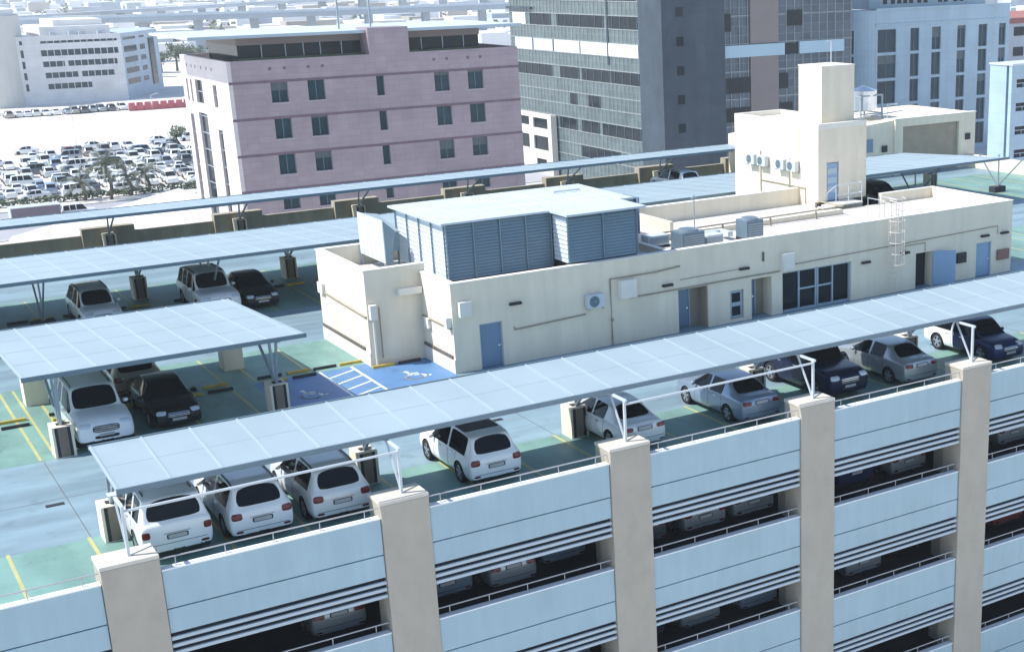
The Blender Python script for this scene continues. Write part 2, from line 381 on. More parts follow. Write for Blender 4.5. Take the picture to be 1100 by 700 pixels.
# wheel stops, each a thing
def wheel_stop(x, y, yellow, label):
    mb = MB(); w = .5
    prof = [(-.09, 0), (.09, 0), (.06, .11), (-.06, .11)]
    vs = [(x - w, y + a, .006 + b) for a, b in prof] + [(x + w, y + a, .006 + b) for a, b in prof]
    mb._add(vs, [(0,1,2,3),(7,6,5,4),(0,4,5,1),(1,5,6,2),(2,6,7,3),(3,7,4,0)])
    o = mb.build('wheel_stop', M['stop_y'] if yellow else M['stop_k'], bevel=.012)
    tag(o, label, 'wheel stop', 'wheel stops at the heads of the stalls')
names = {-1: 'stall left of the mid canopy piers', 0: 'stall of the white off roader', 1: 'stall of the black sedan', 2: 'empty stall right of the black sedan', 3: 'blue stall nearest the mid canopy'}
cs = {-1: -.2, 0: 2.85, 1: 5.15, 2: 7.5, 3: 11.0}
for k, cx in cs.items():
    for rowy, row, order in ((18.62, 'near', (1, 0)), (19.42, 'far', (0, 1))):
        for j, dx in enumerate((-.62, .62)):
            if k == 3 and row == 'near' and j == 0: pass
            yl = order[j]
            wheel_stop(cx + dx, rowy, yl, ('yellow' if yl else 'black') + ' wheel stop, %s row, %s' % (row, names[k]))
for dx, yl in ((-.6, 1), (.6, 0)):
    wheel_stop(15.5 + dx, 18.0, yl, ('yellow' if yl else 'black') + ' wheel stop in the blue stall against the beige block')
wheel_stop(12.75, 19.35, 0, 'black wheel stop just left of the beige block wall'); wheel_stop(13.9, 19.35, 1, 'yellow wheel stop touching the beige block wall')
nm = ['stall left of the rear white hatchback', 'stall of the rear white hatchback', 'stall right of the rear white hatchback', 'stall of the rear white off roader', 'stall of the rear black sedan', 'stall right of the rear black sedan']
for k, cx in enumerate((3.7, 6.3, 8.3, 11.7, 14.0, 16.5)):
    for j, dx in enumerate((-.58, .58)):
        wheel_stop(cx + dx, 36.9, j, ('yellow' if j else 'black') + ' wheel stop under the long rear canopy, ' + nm[k])

# ------------------------------------------------------------------ canopies
def canopy(label, x0, x1, yf, zf, yb, zb, pitch, piers, struts, name='parking_canopy', pier_h=1.15):
    """sheet roof from front edge (yf,zf) to back edge (yb,zb) on V struts that stand on short piers"""
    t = thing(name, label, 'canopy', (x0, yf, 0), 0, 'sheet roofed parking canopies')
    def zz(y): return zf + (zb - zf) * (y - yf) / (yb - yf)
    mb = MB(); h = .045
    mb.hexa([(x0, yf, zf - h), (x1, yf, zf - h), (x1, yb, zb - h), (x0, yb, zb - h), (x0, yf, zf), (x1, yf, zf), (x1, yb, zb), (x0, yb, zb)])
    mb.build('roof_sheet', M['sheet'], t)
    mb = MB(); n = int((x1 - x0) / pitch)
    for k in range(n + 1):
        x = x0 + .02 + k * pitch
        mb.hexa([(x, yf + .03, zz(yf + .03) + .003), (x + .06, yf + .03, zz(yf + .03) + .003), (x + .06, yb - .03, zz(yb - .03) + .003), (x, yb - .03, zz(yb - .03) + .003),
                 (x, yf + .03, zf + .03), (x + .06, yf + .03, zf + .03), (x + .06, yb - .03, zb + .03), (x, yb - .03, zb + .03)])
    m_ = 2 if abs(yb - yf) < 6 else 4
    for k in range(1, m_):
        y = yf + (yb - yf) * k / m_
        mb.hexa([(x0 + .02, y, zz(y) + .002), (x1 - .02, y, zz(y) + .002), (x1 - .02, y + .03, zz(y + .03) + .002), (x0 + .02, y + .03, zz(y + .03) + .002),
                 (x0 + .02, y, zz(y) + .006), (x1 - .02, y, zz(y) + .006), (x1 - .02, y + .03, zz(y + .03) + .006), (x0 + .02, y + .03, zz(y + .03) + .006)])
    mb.build('roof_seams', M['seam'], t)
    mb = MB(); mb.box(x0, x1, yf - .07, yf - .003, zf - .13, zf + .035); mb.build('fascia', M['fascia'], t)
    mb = MB(); mb.box(x0, x1, yb + .003, yb + .07, zb - .13, zb + .035); mb.build('fascia', M['fascia'], t)
    mb = MB()
    k = 0
    for y in [yf + .25 + j * (yb - yf - .5) / 4 for j in range(5)]:
        mb.box(x0 + .05, x1 - .05, y - .03, y + .03, zz(y) - h - .125, zz(y) - h - .012)
    mb.build('purlins', M['fascia'], t)
    for (px, py) in piers:
        mb = MB(); w, d = .70, .8
        mb.box(px, px + w, py, py + d * .32, 0, pier_h); mb.box(px, px + w, py + d * .68, py + d, 0, pier_h); mb.box(px + .0, px + w * .30, py + d * .32, py + d * .68, 0, pier_h)
        pr = mb.build('pier', M['wall'], t)
        mb = MB(); mb.box(px + w * .30 + .002, px + w - .12, py + d * .32 + .002, py + d * .68 - .002, 0, pier_h + .02); mb.build('steel_channel', M['stop_k'], pr)
        for s0, s1, sm_ in ((.12, .27, 'stop_k'), (.27, .72, 'pier_in'), (.72, .87, 'stop_k')):
            mb = MB(); mb.box(px + w * s0, px + w * s1, py - .006, py - .001, .03, pier_h - .02); mb.build('pier_front_strip', M[sm_], pr)  # black strips paint shaded slots on the flat front; the brown one is infill
        cx = px + w / 2; cy = py + d / 2
        for (ty) in struts(cy):
            zt = zz(ty) - h - .13
            mb = MB(); off = .12 if ty > cy else -.12
            mb.bar((cx, cy + off, pier_h + .01), (cx, ty, zt), .09, .09)
            mb.box(cx - .12, cx + .12, ty - .12, ty + .12, zt - .01, zt + .05)
            mb.build('strut', M['steel'], t)
        ys = sorted(struts(cy))
        mb = MB(); mb.bar((cx + .001, ys[0] - .3, zz(ys[0] - .3) - h - .20), (cx + .001, ys[-1] + .2, zz(ys[-1] + .2) - h - .20), .11, .12); mb.build('rafter', M['steel'], t)
    return t
def sf(cy): return [cy - 1.7, cy, cy - .15 + .0] if False else [cy - 1.8, cy - .35]
front = canopy('long pale blue canopy over the front row, above the facade pillars', .92, 49, 1.30, 2.70, 5.0, 2.95, 1.45, [(.9 + 8*i, 4.45) for i in range(0, 6)], sf)
# facade posts with inward arms and diagonal braces, tie rails in every other bay
for i in range(0, 6):
    x = i * S + .86
    mb = MB(); mb.box(x - .038, x + .038, .39, .47, 1.047, 2.56)
    mb.bar((x, .30, 2.51), (x, 1.55, 2.51), .08, .08); mb.bar((x, .50, 1.15), (x, 1.36, 2.47), .055, .055)
    mb.box(x - .16, x + .16, 1.28, 1.6, 2.555, 2.58)
    mb.build('facade_post', M['steel_w'], front)
for i in (0, 2):
    mb = MB(); mb.tube([(i * S + .86, .43, 2.36), ((i + 1) * S + .86, .43, 2.40)], .042, 8); mb.build('tie_rail', M['steel_w'], front)
def sm(cy): return [cy - .7, cy + .35, cy + 2.6]
def sm2(cy): return [cy - 2.4, cy - .3, cy + 1.4]
mid = canopy('short pale blue canopy over the white off roader and black sedan', .28, 10.2, 13.0, 3.30, 24.0, 2.62, 1.2, [(1.05, 13.75), (8.95, 14.2)], sm)
for px, py in ((1.2, 21.3), (9.1, 21.6)):
    mb = MB(); mb.box(px, px + .3, py, py + .85, 0, 1.15); mb.box(px + .3, px + .84, py, py + .26, 0, 1.15); mb.box(px + .3, px + .84, py + .58, py + .85, 0, 1.15)
    p_ = mb.build('pier', M['wall'], mid)
    mb = MB(); mb.box(px + .302, px + .72, py + .262, py + .578, 0, 1.17); mb.build('steel_channel', M['stop_k'], p_)
    mb = MB(); mb.box(px + .4, px + .5, py + .38, py + .48, 1.18, 2.65); mb.build('strut', M['steel'], mid)
def sb(cy): return [cy - 2.6, cy - .2, cy + 1.6]
back = canopy('very long pale blue canopy over the rear double row of stalls', -22, 65.5, 31.0, 3.16, 42.0, 2.40, 1.5, [(-7 + 8.02 * i, 38.6) for i in range(0, 10)], sb)
for i in range(9):
    x = 4.0 + 8.05 * i
    mb = MB(); mb.box(x - .55, x + .55, 34.6, 35.2, 0, .42); s_ = mb.build('strut_base', M['slab'], back)
    for a_, b_ in (((x, 34.9, .42), (x - .02, 32.2, 2.85)), ((x + .08, 34.9, .42), (x + .08, 34.95, 2.7)), ((x, 34.9, .42), (x + .02, 36.9, 2.55))):
        mb = MB(); mb.bar(a_, b_, .08); mb.build('strut', M['steel'], s_)
def sfar(cy): return [cy - .4, cy - 2.6]
far = canopy('narrow pale canopy along the far parapet of the roof deck', -22, 57.5, 49.0, 2.95, 54.2, 2.58, 1.5, [(-5.5 + 8 * i, 53.3) for i in range(0, 8)], sfar)

# ------------------------------------------------------------------ the rooftop plant building
bld = thing('rooftop_plant_building', 'long beige plant building with blue doors on the parking deck', 'building', (17, 15, 0))
RZ = 3.3
ops = [(18.18, 19.25, 0, 1.98), (28.2, 29.85, 0, 2.02), (31.1, 31.9, .15, 1.55), (32.35, 33.55, 0, 1.95), (34.2, 38.5, 0, 2.02), (42.8, 43.95, 0, 1.85), (47.1, 48.2, 0, 1.85)]
mb = MB(); wall_y(mb, 17, 49.7, 0, RZ, 15, .9, ops)
mb.box(17, 49.7, 15.9, 21.5, 0, RZ); mb.box(14.5, 17, 18.3, 24.5, 0, RZ); mb.box(17, 42.2, 21.5, 24.5, 0, RZ)
mb.build('wall', M['wall'], bld)
mb = MB(); mb.box(17.27, 49.43, 15.27, 18.3, RZ + .001, RZ + .012); mb.box(17.27, 42, 18.3, 24.2, RZ + .001, RZ + .012); mb.box(14.77, 17.27, 18.6, 24.2, RZ + .001, RZ + .012); mb.box(42, 49.43, 18.3, 21.2, RZ + .001, RZ + .012)
mb.build('roof_floor', M['roof_floor'], bld)
mb = MB(); PT = 3.86
mb.box(17, 49.7, 15, 15.25, RZ, PT); mb.box(17, 17.25, 15.25, 18.3, RZ, PT); mb.box(49.45, 49.7, 15.25, 21.5, RZ, PT); mb.box(45.7, 49.45, 21.25, 21.5, RZ, PT)
mb.box(14.5, 17.25, 18.3, 18.55, RZ, 4.2); mb.box(14.5, 14.75, 18.55, 24.5, RZ, 4.2); mb.box(14.75, 42.18, 24.25, 24.5, RZ, 4.2)
mb.box(28.4, 28.65, 15.25, 20.4, RZ, 3.62); mb.box(28.65, 42.1, 20.15, 20.4, RZ, 3.55); mb.box(31.2, 31.4, 20.4, 24.25, RZ, 4.1)
mb.build('parapet', M['wall'], bld)
mb = MB()
mb.box(16.97, 49.73, 14.97, 15.28, PT, PT + .05); mb.box(16.97, 17.28, 15.28, 18.3, PT, PT + .05); mb.box(49.42, 49.73, 15.28, 21.53, PT, PT + .05); mb.box(45.7, 49.42, 21.22, 21.53, PT, PT + .05)
mb.box(14.47, 17.28, 18.27, 18.58, 4.2, 4.25); mb.box(14.47, 14.78, 18.58, 24.53, 4.2, 4.25); mb.box(14.78, 42.15, 24.22, 24.53, 4.2, 4.25)
mb.box(28.37, 28.68, 15.29, 20.13, 3.62, 3.65); mb.box(28.69, 42.05, 20.12, 20.43, 3.55, 3.58)
mb.build('coping', M['wall_cap'], bld)
mb = MB(); mb.box(14.44, 14.498, 18.9, 24.4, .62, .76); mb.box(16.94, 16.998, 15.2, 18.25, .62, .76); mb.build('rub_strip', M['rub'], bld)
mb = MB(); mb.box(14.46, 14.496, 18.3, 24.5, 0, .60); mb.box(16.96, 16.996, 15.0, 18.29, 0, .60); mb.build('plinth', M['wall_cap'], bld)
# doors and windows
def leaf(x0, x1, z1, y, m, lab=None, hinge=True):
    mb = MB(); mb.box(x0 + .06, x1 - .06, y, y + .06, .02, z1 - .06); d = mb.build('door', m, bld)
    mb = MB(); mb.box(x0, x0 + .06, y - .05, y + .1, 0, z1); mb.box(x1 - .06, x1, y - .05, y + .1, 0, z1); mb.box(x0 + .06, x1 - .06, y - .05, y + .1, z1 - .06, z1); mb.build('door_frame', M['frame_g'], d)
    mb = MB(); mb.box(x1 - .22, x1 - .12, y - .05, y - .002, .88, .96); mb.build('door_handle', M['chrome'], d)
    if lab: d['label'] = lab
    return d
leaf(18.18, 19.25, 1.98, 15.12, M['door'], 'dark blue door at the left end of the front wall')
leaf(28.2, 29.25, 2.02, 15.72, M['door'], 'dark blue door deep in a brownish niche')
mb = MB(); mb.box(29.25, 29.85, 15.74, 15.82, 0, 2.02); mb.box(29.79, 29.85, 15.05, 15.74, 0, 2.02); mb.build('niche_lining', M['pipe'], bld)
leaf(32.35, 33.05, 1.95, 15.72, M['door'], 'narrow dark door in a niche beside the glazed front')
mb = MB(); mb.box(33.05, 33.55, 15.74, 15.82, 0, 1.95); mb.build('niche_lining', M['pipe'], bld)
leaf(47.1, 48.2, 1.85, 15.10, M['door2'], 'pale blue panelled door near the right end')
mb = MB(); mb.box(42.82, 43.93, 15.55, 15.6, 0, 1.84); mb.build('doorway_dark_sheet', M['dark'], bld)  # black sheet stands in for the shade inside the doorway
mb = MB(); mb.bar((43.92, 14.97, .95), (45.2, 14.45, .95), .05, 1.8)
mb = MB(); m_ = Matrix.Translation((43.95, 14.96, 0)) @ Matrix.Rotation(R(-24), 4, 'Z'); mb.box(0, 1.25, -.03, .03, .03, 1.83, m_); d = mb.build('door', M['door2'], bld); d['label'] = 'pale blue door leaf standing open'
# niche window with two dark squares
mb = MB(); mb.box(31.14, 31.86, 15.1, 15.16, .18, 1.52); w = mb.build('window', M['frame_g'], bld)
mb = MB(); mb.box(31.26, 31.74, 15.085, 15.098, .95, 1.4); mb.box(31.26, 31.74, 15.085, 15.098, .3, .75); mb.build('pane', M['glass'], w)
# glazed front
mb = MB(); mb.box(34.22, 38.48, 15.22, 15.26, 0, 2.0); w = mb.build('glazed_front', M['glass'], bld)
mb = MB()
for x in (34.2, 35.25, 36.3, 36.42, 37.35, 38.42): mb.box(x, x + .08, 15.12, 15.215, 0, 2.02)
for a, b in ((34.28, 35.25), (35.33, 36.3), (36.5, 37.35), (37.43, 38.42)): mb.box(a, b, 15.12, 15.215, 1.94, 2.02); mb.box(a, b, 15.12, 15.215, .0, .1)
for a, b in ((35.33, 36.3), (36.5, 37.35)): mb.box(a, b, 15.12, 15.215, 1.0, 1.08)
mb.build('glazing_frame', M['frame_g'], w)
# tower, shaft and rear ramp house
TX0, TX1, TY0, TY1, TZ = 42.2, 45.62, 22.5, 30.6, 7.62
tower = thing('stair_tower', 'tall beige stair and lift tower rising from the plant roof', 'tower', (TX0, TY0, 0))
mb = MB(); wall_y(mb, TX0, TX1, 3.62, TZ, TY0, .3, [(42.8, 43.66, 3.62, 5.75)]); mb.box(TX0, TX1, TY0 + .3, TY1, 0, TZ); mb.build('wall', M['wall'], tower)
mb = MB(); mb.box(TX0 + .15, TX1 - .15, TY0 + .15, TY0 + .3, 3.3, 3.62); mb.build('base_recess', M['rub'], tower)
mb = MB(); mb.box(TX0, TX1, TY0, TY0 + .2, TZ, TZ + .28); mb.box(TX0, TX0 + .2, TY0 + .2, TY1, TZ, TZ + .28); mb.box(TX1 - .2, TX1, TY0 + .2, TY1, TZ, TZ + .28); mb.box(TX0 + .2, TX1 - .2, TY1 - .2, TY1, TZ, TZ + .28); mb.build('parapet', M['wall_cap'], tower)
mb = MB(); mb.box(43.05, 45.36, 23.3, 25.4, TZ + .001, 10.85); mb.build('lift_shaft', M['wall'], tower)
mb = MB(); mb.box(43.02, 45.39, 23.27, 25.43, 10.85, 10.92); mb.build('shaft_coping', M['wall_cap'], tower)
mb = MB(); mb.box(42.82, 43.64, TY0 + .08, TY0 + .13, 3.64, 5.7); d = mb.build('door', M['door2'], tower)
mb = MB()
for z in (4.1, 4.6, 5.1): mb.box(42.9, 43.56, TY0 + .06, TY0 + .078, z, z + .32)
mb.build('door_panel', M['frame_g'], d)
mb = MB(); mb.box(42.6, 44.5, 21.4, 22.48, 3.52, 3.6)
for k in range(2): mb.box(42.35 - .3 * k, 42.6 - .3 * k, 21.5, 22.4, 3.36 - .0 * k, 3.50 - .09 * k)
mb.build('landing', M['wall_cap'], tower)
mb = MB()
for x in (42.62, 43.5, 44.45): mb.tube([(x, 21.43, 3.6), (x, 21.43, 4.65)], .025, 6)
for z in (4.1, 4.65): mb.tube([(42.62, 21.43, z), (44.45, 21.43, z), (44.45, 22.4, z)], .022, 6)
mb.tube([(42.62, 21.43, 4.65), (42.0, 21.43, 4.3), (42.0, 21.43, 3.36)], .022, 6)
mb.build('stair_rail', M['steel_w'], tower)
for pts_, r_ in (
        ([(TX0 - .05, 27.9, 2.4), (TX0 - .05, 27.9, 6.0)], .03),
        ([(TX0 - .05, 25.1, 3.4), (TX0 - .05, 25.1, 5.8)], .03),
        ([(TX0 - .05, 27.9, 4.3), (TX0 - .05, 23.6, 4.3), (TX0 - .05, 23.6, 3.4)], .03),
        ([(TX0 - .05, 24.2, 7.8), (TX0 - .05, 24.2, 5.0)], .015),
        ):
    mb = MB(); mb.tube(pts_, r_, 6); mb.build('conduit', M['pipe'], tower)
mb = MB(); mb.tube([(45.2, 25.2, 10.92), (45.2, 25.2, 12.1), (44.9, 25.2, 12.1)], .03, 6); mb.build('mast', M['steel_w'], tower)
# split AC outdoor units
def split_unit(x, y, z, face, label, s=1.0):
    t = thing('air_conditioner', label, 'air conditioner', (x, y, z), {'y': 0, 'x': -math.pi / 2}[face], 'wall hung air conditioner units', local=True)
    mb = MB(); mb.box(-.42*s, .42*s, -.36*s, -.04, 0, .62*s); mb.build('casing', M['ac'], t, bevel=.02)
    mb = MB(); mb.cyl((-.1*s, -.375*s, .31*s), .25*s, .015, 'y', 20); f = mb.build('fan_guard', M['ac_d'], t)
    mb = MB()
    for k in range(6): a = k * math.pi / 3; mb.bar((-.1*s, -.382*s, .31*s), (-.1*s + .22*s*math.cos(a), -.382*s, .31*s + .22*s*math.sin(a)), .04*s, .01)
    mb.cyl((-.1*s, -.385*s, .31*s), .06*s, .008, 'y', 10)
    mb.build('fan_blade', M['steel'], f)
    mb = MB(); mb.box(-.38*s, -.33*s, -.36*s, 0, -.05, -.002); mb.box(.33*s, .38*s, -.36*s, 0, -.05, -.002); mb.build('bracket', M['steel'], t)
    return t
split_unit(23.7, 15, 1.92, 'y', 'white air conditioner with dark fan on the shaded front wall', 1.0)
for y, n in ((28.6, 'leftmost of four on the tower side wall'), (27.5, 'second from left on the tower side wall'), (25.7, 'third from left on the tower side wall'), (24.6, 'rightmost of four on the tower side wall, nearest its corner')):
    split_unit(TX0, y, 5.15, 'x', 'white air conditioner unit, ' + n, .95)
# boxes, lamps, conduits on the front wall
def wallbox(x0, x1, z0, z1, d, m, name, lab, cat):
    mb = MB(); mb.box(x0, x1, 15 - d, 14.998, z0, z1); o = mb.build(name, m, bevel=.012)
    if d > .2:
        mb = MB(); mb.box(x0 + .05, x1 - .05, 15 - d - .012, 15 - d - .001, z0 + .06, z1 - .06); mb.build('lid', m, o)
    tag(o, lab, cat); return o
wallbox(25.0, 25.85, 2.1, 2.95, .3, M['wall_cap'], 'duct_box', 'cream box on the front wall right of the air conditioner', 'box')
wallbox(34.05, 34.75, 2.15, 3.0, .3, M['wall_cap'], 'duct_box', 'cream box above the left end of the glazed front', 'box')
wallbox(17.25, 17.8, 2.45, 3.1, .28, M['wall_cap'], 'duct_box', 'cream box on the front wall above the leftmost blue door', 'box')
wallbox(43.9 + 1.75, 46.3, .95, 1.5, .12, M['stop_k'], 'call_panel', 'small black panel beside the open doorway', 'panel')
wallbox(48.6, 49.45, .75, 1.3, .14, M['redsign'], 'hose_cabinet', 'dull red cabinet at the right end of the front wall', 'cabinet')
def bulk(x, z, lab):
    mb = MB(); mb.box(x - .28, x + .28, 14.85, 14.998, z - .06, z + .06); o = mb.build('wall_lamp', M['stop_k'], bevel=.02); tag(o, lab, 'lamp', 'dark lamps along the front wall')
bulk(19.9, 2.65, 'dark wall lamp above and right of the leftmost blue door'); bulk(27.6, 2.35, 'dark wall lamp between the cream box and the niche door'); bulk(31.9, 2.55, 'dark wall lamp over the small two pane window')
bulk(39.4, 1.85, 'dark wall lamp just right of the glazed front'); bulk(42.0, 2.0, 'dark wall lamp right of the caged ladder'); bulk(49.1, 2.2, 'dark wall lamp above the dull red cabinet'); bulk(47.65, 2.2, 'dark wall lamp above the pale blue door')
mb = MB(); mb.box(33.0, 33.06, 14.9, 14.998, 2.75, 3.2); mb.build('wall_slot', M['rub'], bld)
for pts_, r_ in (
        ([(19.8, 14.96, 1.62), (19.8, 14.96, 1.5), (23.3, 14.96, 1.65)], 0.034),
        ([(24.6, 14.95, 0), (24.6, 14.95, 3.05), (26.9, 14.95, 3.05), (28.3, 14.95, 3.15)], 0.040),
        ([(25.6, 14.96, 2.05), (31.5, 14.96, 2.12), (34.0, 14.96, 2.13)], 0.034),
        ([(34.8, 14.96, 2.35), (48.6, 14.96, 2.62), (48.6, 14.96, 2.2)], 0.023),
        ([(28.3, 14.97, 2.5), (31.6, 14.97, 2.55)], 0.017),
        ([(42.0, 14.96, 2.05), (42.0, 14.96, 2.35), (43.4, 14.96, 2.35), (43.4, 14.96, 1.9)], 0.023),
        ([(14.46, 24.4, 2.35), (14.46, 18.4, 2.2)], 0.046),
        ([(16.96, 18.25, 1.95), (16.96, 15.1, 1.95)], 0.034),
        ([(24.6, 14.95, 1.2), (24.6, 14.85, 1.2)], 0.069),
        ):
    mb = MB(); mb.tube(pts_, r_, 6); mb.build('conduit', M['pipe'], bld)
for a_ in ((14.56, 14.86, 18.02, 18.298, 2.1, 2.75), (14.35, 14.498, 23.7, 24.35, 2.25, 2.75), (16.75, 16.998, 15.1, 15.4, 2.0, 2.45), (16.85, 16.998, 17.4, 17.9, 1.5, 1.95), (15.9, 16.95, 18.0, 18.298, 3.0, 3.28)):
    mb = MB(); mb.box(*a_); mb.build('junction_box', M['wall_cap'], bld, bevel=.015)
mb = MB(); mb.tube([(14.7, 18.16, 2.1), (14.7, 18.16, .05)], .055, 8); mb.build('downpipe', M['wall_cap'], bld)
mb = MB(); mb.tube([(15.0, 18.2, 2.6), (15.0, 18.2, .35)], .03, 6); mb.build('downpipe', M['pipe'], bld)
# caged ladder
lad = thing('caged_ladder', 'pale caged ladder on the front wall rising above the roof edge', 'ladder', (41.1, 14.8, 0))
mb = MB()
for x in (40.85, 41.35): mb.tube([(x, 14.75, .1), (x, 14.75, 4.7), (x, 15.4, 4.7)], .025, 6)
mb.build('side_rail', M['cage'], lad)
mb = MB()
for k in range(17): mb.tube([(40.85, 14.75, .3 + k * .27), (41.35, 14.75, .3 + k * .27)], .016, 6)
mb.build('rungs', M['cage'], lad)
mb = MB()
def hoop(a): return (41.1 + .42 * math.cos(a), 14.7 - .55 * math.sin(a))
for k in range(7):
    z = 1.6 + k * .56; mb.tube([(*hoop(t * math.pi / 10), z) for t in range(11)], .018, 5)
for t in (0, 2.5, 5, 7.5, 10): mb.tube([(*hoop(t * math.pi / 10), 1.6), (*hoop(t * math.pi / 10), 4.96)], .012, 5)
mb.build('cage', M['cage'], lad)
mb = MB()
for x in (40.7, 41.5): mb.tube([(x, 15.1, 3.9), (x, 15.1, 4.8), (x, 16.4, 4.8), (x, 16.4, 3.4)], .022, 6)
mb.build('grab_rail', M['steel_w'], lad)
# louvred plant enclosure on the roof
enc = thing('louvred_enclosure', 'blue grey louvred plant enclosure with white sheet roof', 'plant enclosure', (17.7, 16.9, RZ))
def screen(mb, a, b, z0, z1, pitch=.10, out=.05):
    """horizontal louvre blades between plan points a and b; outward is to the right of a->b"""
    a = Vector((*a, 0)); b = Vector((*b, 0)); d = (b - a).normalized(); n = Vector((d.y, -d.x, 0)); k = int((z1 - z0) / pitch)
    for i in range(k):
        z = z0 + i * pitch
        mb.hexa([a + Vector((0,0,z)), b + Vector((0,0,z)), b - n*.03 + Vector((0,0,z + .01)), a - n*.03 + Vector((0,0,z + .01)),
                 a - n*out + Vector((0,0,z + pitch*.85)), b - n*out + Vector((0,0,z + pitch*.85)), b - n*(out + .03) + Vector((0,0,z + pitch*.9)), a - n*(out + .03) + Vector((0,0,z + pitch*.9))])
ZB, ZT = 3.62, 6.05
mb = MB(); screen(mb, (17.75, 16.75), (22.75, 16.75), ZB, ZT, .14, .045); mb.build('louvre_wall', M['grille'], enc)
mb = MB(); screen(mb, (22.8, 15.35), (26.35, 15.35), 3.95, ZT, .14, .045); mb.build('louvre_wall', M['grille'], enc)
mb = MB(); screen(mb, (17.7, 22.4), (17.7, 16.8), ZB, ZT, .2, .03); mb.build('lit_side_screen', M['grille_w'], enc)  # pale material paints sunlight on the side faces of the enclosure
mb = MB(); screen(mb, (22.78, 16.7), (22.78, 15.4), 3.95, ZT, .2, .03); mb.build('lit_side_screen', M['grille_w'], enc)
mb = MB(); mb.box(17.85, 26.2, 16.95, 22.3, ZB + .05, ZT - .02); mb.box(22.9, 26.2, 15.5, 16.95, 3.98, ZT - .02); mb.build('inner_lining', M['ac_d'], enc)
def spost(*a):
    mb = MB(); mb.box(*a); mb.build('screen_post', M['grille'], enc)
for x in (17.7, 18.95, 20.2, 21.45, 22.68): spost(x, x + .05, 16.70, 16.744, ZB, ZT)
for x in (22.78, 24.55, 26.3): spost(x, x + .05, 15.30, 15.344, 3.95, ZT)
for y in (16.8, 18.2, 19.6, 21.0, 22.35): spost(17.63, 17.69, y, y + .05, ZB - .2, ZT)
for a_ in ((22.9, 26.3, 15.42, 15.5, 3.80, 3.93), (22.9, 23.3, 15.5, 17, RZ + .012, 3.97), (25.8, 26.2, 15.5, 17, RZ + .012, 3.97), (17.85, 26, 17.01, 17.3, RZ + .012, 3.66), (17.85, 26, 22, 22.3, RZ + .012, 3.66)):
    mb = MB(); mb.box(*a_); mb.build('base_beam', M['stop_k'], enc)
mb = MB(); mb.prism([(17.45, 16.55), (22.58, 16.55), (22.58, 14.95), (26.6, 14.95), (26.6, 17.3), (27.35, 17.3), (27.35, 22.7), (17.45, 22.7)], ZT + .01, ZT + .10); mb.build('roof', M['roof_w'], enc)
mb = MB()
for k in range(16): mb.box(17.7 + k * .6, 17.74 + k * .6, 17.4, 22.6, ZT + .102, ZT + .125)
mb.build('roof_rib', M['roof_w'], enc)
# second small enclosure to its left: pale panel wall on legs with a sloping sheet roof behind
sc2 = thing('screen_enclosure', 'white panel screen on legs with sloping sheet roof, left of the louvred enclosure', 'plant enclosure', (16.5, 21, RZ))
mb = MB()
for k in range(6): y = 21.0 + k * .53; mb.box(16.5, 16.55, y, y + .50, 3.85, 5.78)
mb.build('panel_wall', M['grille_w'], sc2)
mb = MB(); mb.hexa([(16.56, 21.0, 3.85), (16.85, 21.05, 3.85), (16.85, 21.11, 3.85), (16.56, 21.06, 3.85), (16.56, 21.0, 5.76), (17.1, 21.05, 5.25), (17.1, 21.11, 5.25), (16.56, 21.06, 5.76)]); mb.build('end_panel', M['grille'], sc2)
mb = MB(); mb.box(16.9, 17.4, 21.4, 21.46, 4.3, 5.1); mb.build('end_panel', M['grille'], sc2)
mb = MB(); mb.hexa([(16.57, 21.2, 5.3), (17.42, 21.3, 5.12), (17.42, 24.0, 5.55), (16.57, 24.0, 5.7), (16.57, 21.2, 5.35), (17.42, 21.3, 5.17), (17.42, 24.0, 5.6), (16.57, 24.0, 5.75)]); mb.build('roof', M['sheet'], sc2)
for x, y in ((16.5, 21.05), (16.5, 24.0), (17.0, 21.5), (17.3, 23.9)):
    mb = MB(); mb.box(x, x + .08, y, y + .08, RZ + .012, 3.85 if x < 16.9 else 5.08); mb.build('leg', M['steel'], sc2)
# screen to its right
sc3 = thing('screen_enclosure', 'blue ribbed screen with an end panel, right of the louvred enclosure', 'plant enclosure', (27.6, 19.5, RZ))
mb = MB()
for k in range(7): x = 27.0 + k * .33; mb.box(x, x + .3, 20.6, 20.66, 3.75, 5.45)
mb.build('panel_wall', M['grille'], sc3)
mb = MB(); mb.box(29.33, 29.4, 20.3, 21.8, 3.75, 5.55); mb.build('end_panel', M['door'], sc3)
mb = MB(); mb.hexa([(27.0, 20.5, 5.46), (29.45, 20.5, 5.46), (29.45, 23.5, 5.2), (27.0, 23.5, 5.2), (27.0, 20.5, 5.52), (29.45, 20.5, 5.52), (29.45, 23.5, 5.26), (27.0, 23.5, 5.26)]); mb.build('roof', M['sheet'], sc3)
mb = MB()
for x in (27.1, 29.2): mb.box(x, x + .1, 20.68, 20.78, RZ + .012, 5.44); mb.box(x, x + .1, 23.2, 23.3, RZ + .012, 5.2)
mb.build('leg', M['steel'], sc3)
